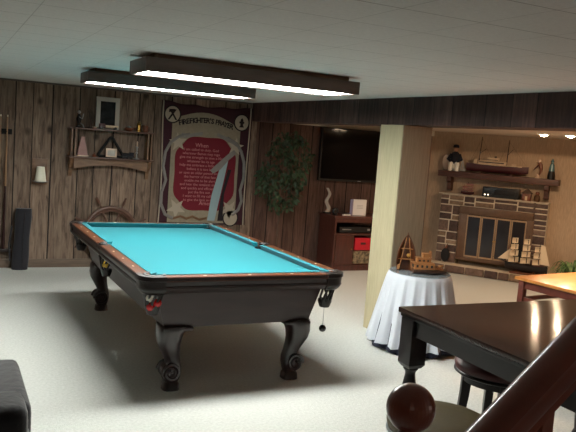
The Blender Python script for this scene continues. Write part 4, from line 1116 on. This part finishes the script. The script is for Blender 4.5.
# oak table in the far room
ox, oy, orz = 4.176, 4.263, .0
t = thing('oak_table', 'honey oak topped table with red-brown frame, glowing under warm light', 'table', (4.19, 4.27, 0), math.atan2(4.342-4.263, 4.95-4.176)+.02)
OW, OD = 1.5, .95
MB().box((OW/2, -OD/2, .737), (OW, OD, .026), bev=.006).build('tabletop', M['orange'], t)
m = MB(); m.box((OW/2, -.05, .69), (OW-.12, .02, .065)); m.box((OW/2, -OD+.05, .69), (OW-.12, .02, .065)); m.box((.05, -OD/2, .69), (.02, OD-.12, .065)); m.box((OW-.05, -OD/2, .69), (.02, OD-.12, .065)); m.build('apron', M['orangeleg'], t)
for x in (.05, OW-.05):
    for y in (-.05, -OD+.05): MB().box((x, y, .362), (.05, .05, .724), bev=.004).build('leg', M['orangeleg'], t)
MB().box((OW/2, -.05, .57), (OW-.14, .02, .035)).box((.05, -OD/2, .57), (.02, OD-.14, .035)).build('stretcher', M['orangeleg'], t)

# ------------------------------------------------------------------ staircase railing by the camera
st = thing('staircase', 'polished rosewood stair rail with ball-topped newel post in the foreground', 'staircase', (.744, .968, 0))
BZ = 1.253; r_ = .043
MB(50).lathe([(.034, 0), (.034, .9), (.038, .91), (.038, .98), (.034, .99), (.022, 1.02), (.03, 1.05), (.034, 1.09), (.034, 1.15), (.04, 1.165), (.04, 1.18), (.02, 1.195), (.018, BZ-r_+.003)], n=28).build('newel_post', M['handrail'], st)
MB(0).ball((0, 0, BZ), r_, 36).build('ball_finial', M['handrail'], st)
for p_ in st.children[-1].data.polygons: p_.use_smooth = True
# handrail: profile swept along slope
def rail_sweep(p0, p1, prof, name, m):
    p0, p1 = Vector(p0), Vector(p1); d = (p1-p0).normalized(); sd = Vector((0, 0, 1)).cross(d).normalized(); up = d.cross(sd)
    MB(40).loft([[tuple(q+sd*a+up*b) for a, b in prof] for q in (p0, p1)]).build(name, m, st)
prof = [(-.028, -.030), (.028, -.030), (.034, -.018), (.033, 0), (.036, .014), (.028, .028), (.012, .035), (-.012, .035), (-.028, .028), (-.036, .014), (-.033, 0), (-.034, -.018)]
sl_ = .825
def rp(x, z=0): return (x, 0, 1.02+sl_*x+z)
rail_sweep(rp(.02), rp(1.5), prof, 'handrail', M['handrail'])
rail_sweep(rp(.02, -.052), rp(1.5, -.052), [(-.022, -.012), (.022, -.012), (.022, .014), (-.022, .014)], 'subrail', M['handrail'])
for k in range(9):
    x = .17+.15*k; zt = rp(x, -.06)[2]; zb = .2*(int((x-.05)/.25)+1)
    m = MB(); m.box((x, 0, (zt+zb)/2), (.03, .03, zt-zb), bev=.003)
    m.lathe([(.015, zb+.12), (.021, zb+.14), (.013, zb+.17), (.019, zb+.3), (.011, zt-.2), (.017, zt-.17), (.013, zt-.15)], (x, 0, 0), 14)
    m.build('baluster', M['handrail'], st)
for k in range(6):
    MB().box((.05+.25*k+.125, -.44, .1*(k+1)), (.25, .95, .2*(k+1)), bev=.004).build('step', M['carpet'], st)

# ------------------------------------------------------------------ armchair lower left
t = thing('armchair', 'charcoal upholstered armchair cut off at the lower left corner', 'armchair', (-.092, 2.90, -.0))
MB(60).box((0, -.16, .335), (.82, .26, .46), bev=.05, seg=4).build('back_panel', M['upholstery'], t)
MB(60).box((0, -.16, .585), (.80, .24, .15), bev=.06, seg=4).build('headrest_cushion', M['upholstery'], t)
for s in (-1, 1): MB(60).box((s*.36, .25, .36), (.15, .62, .46), bev=.05, seg=4).build('armrest', M['upholstery'], t)
MB(60).box((0, .24, .38), (.56, .56, .16), bev=.04, seg=4).build('seat_cushion', M['upholstery'], t)
MB().box((0, .13, .2), (.72, .72, .18), bev=.02).build('seat_base', M['upholstery'], t)
for sx in (-1, 1):
    for sy in (-.2, .42): MB().lathe([(.02, 0), (.03, .12)], (sx*.33, sy, 0), 12).build('leg', M['publeg'], t)

# ------------------------------------------------------------------ camera
f_px = 708.75; pit = .105986; rol = .07631; yaw = .457828
cy_, sy_ = math.cos(yaw), math.sin(yaw)
fw = Vector((sy_*math.cos(pit), cy_*math.cos(pit), -math.sin(pit)))
rt = Vector((cy_, -sy_, 0)); up = rt.cross(fw)
r2 = rt*math.cos(rol)+up*math.sin(rol); u2 = -rt*math.sin(rol)+up*math.cos(rol)
cam = bpy.data.cameras.new('camera'); co = bpy.data.objects.new('camera', cam); C.objects.link(co)
mw = Matrix.Identity(4)
for i in range(3): mw[i][0] = r2[i]; mw[i][1] = u2[i]; mw[i][2] = -fw[i]
mw[2][3] = 1.70
co.matrix_world = mw
cam.sensor_fit = 'HORIZONTAL'; cam.sensor_width = 36; cam.lens = 36*f_px/576; cam.clip_start = .02
S.camera = co

# world and view
w = bpy.data.worlds.new('world'); S.world = w; w.use_nodes = True
w.node_tree.nodes['Background'].inputs[0].default_value = (.6, .7, 1, 1); w.node_tree.nodes['Background'].inputs[1].default_value = .0
S.view_settings.view_transform = 'Standard'; S.view_settings.look = 'None'; S.view_settings.gamma = 1; S.view_settings.exposure = .74
S.view_settings.use_curve_mapping = False
S.cycles.use_denoising = True
S.cycles.max_bounces = 8; S.cycles.diffuse_bounces = 5
S.cycles.sample_clamp_indirect = 6
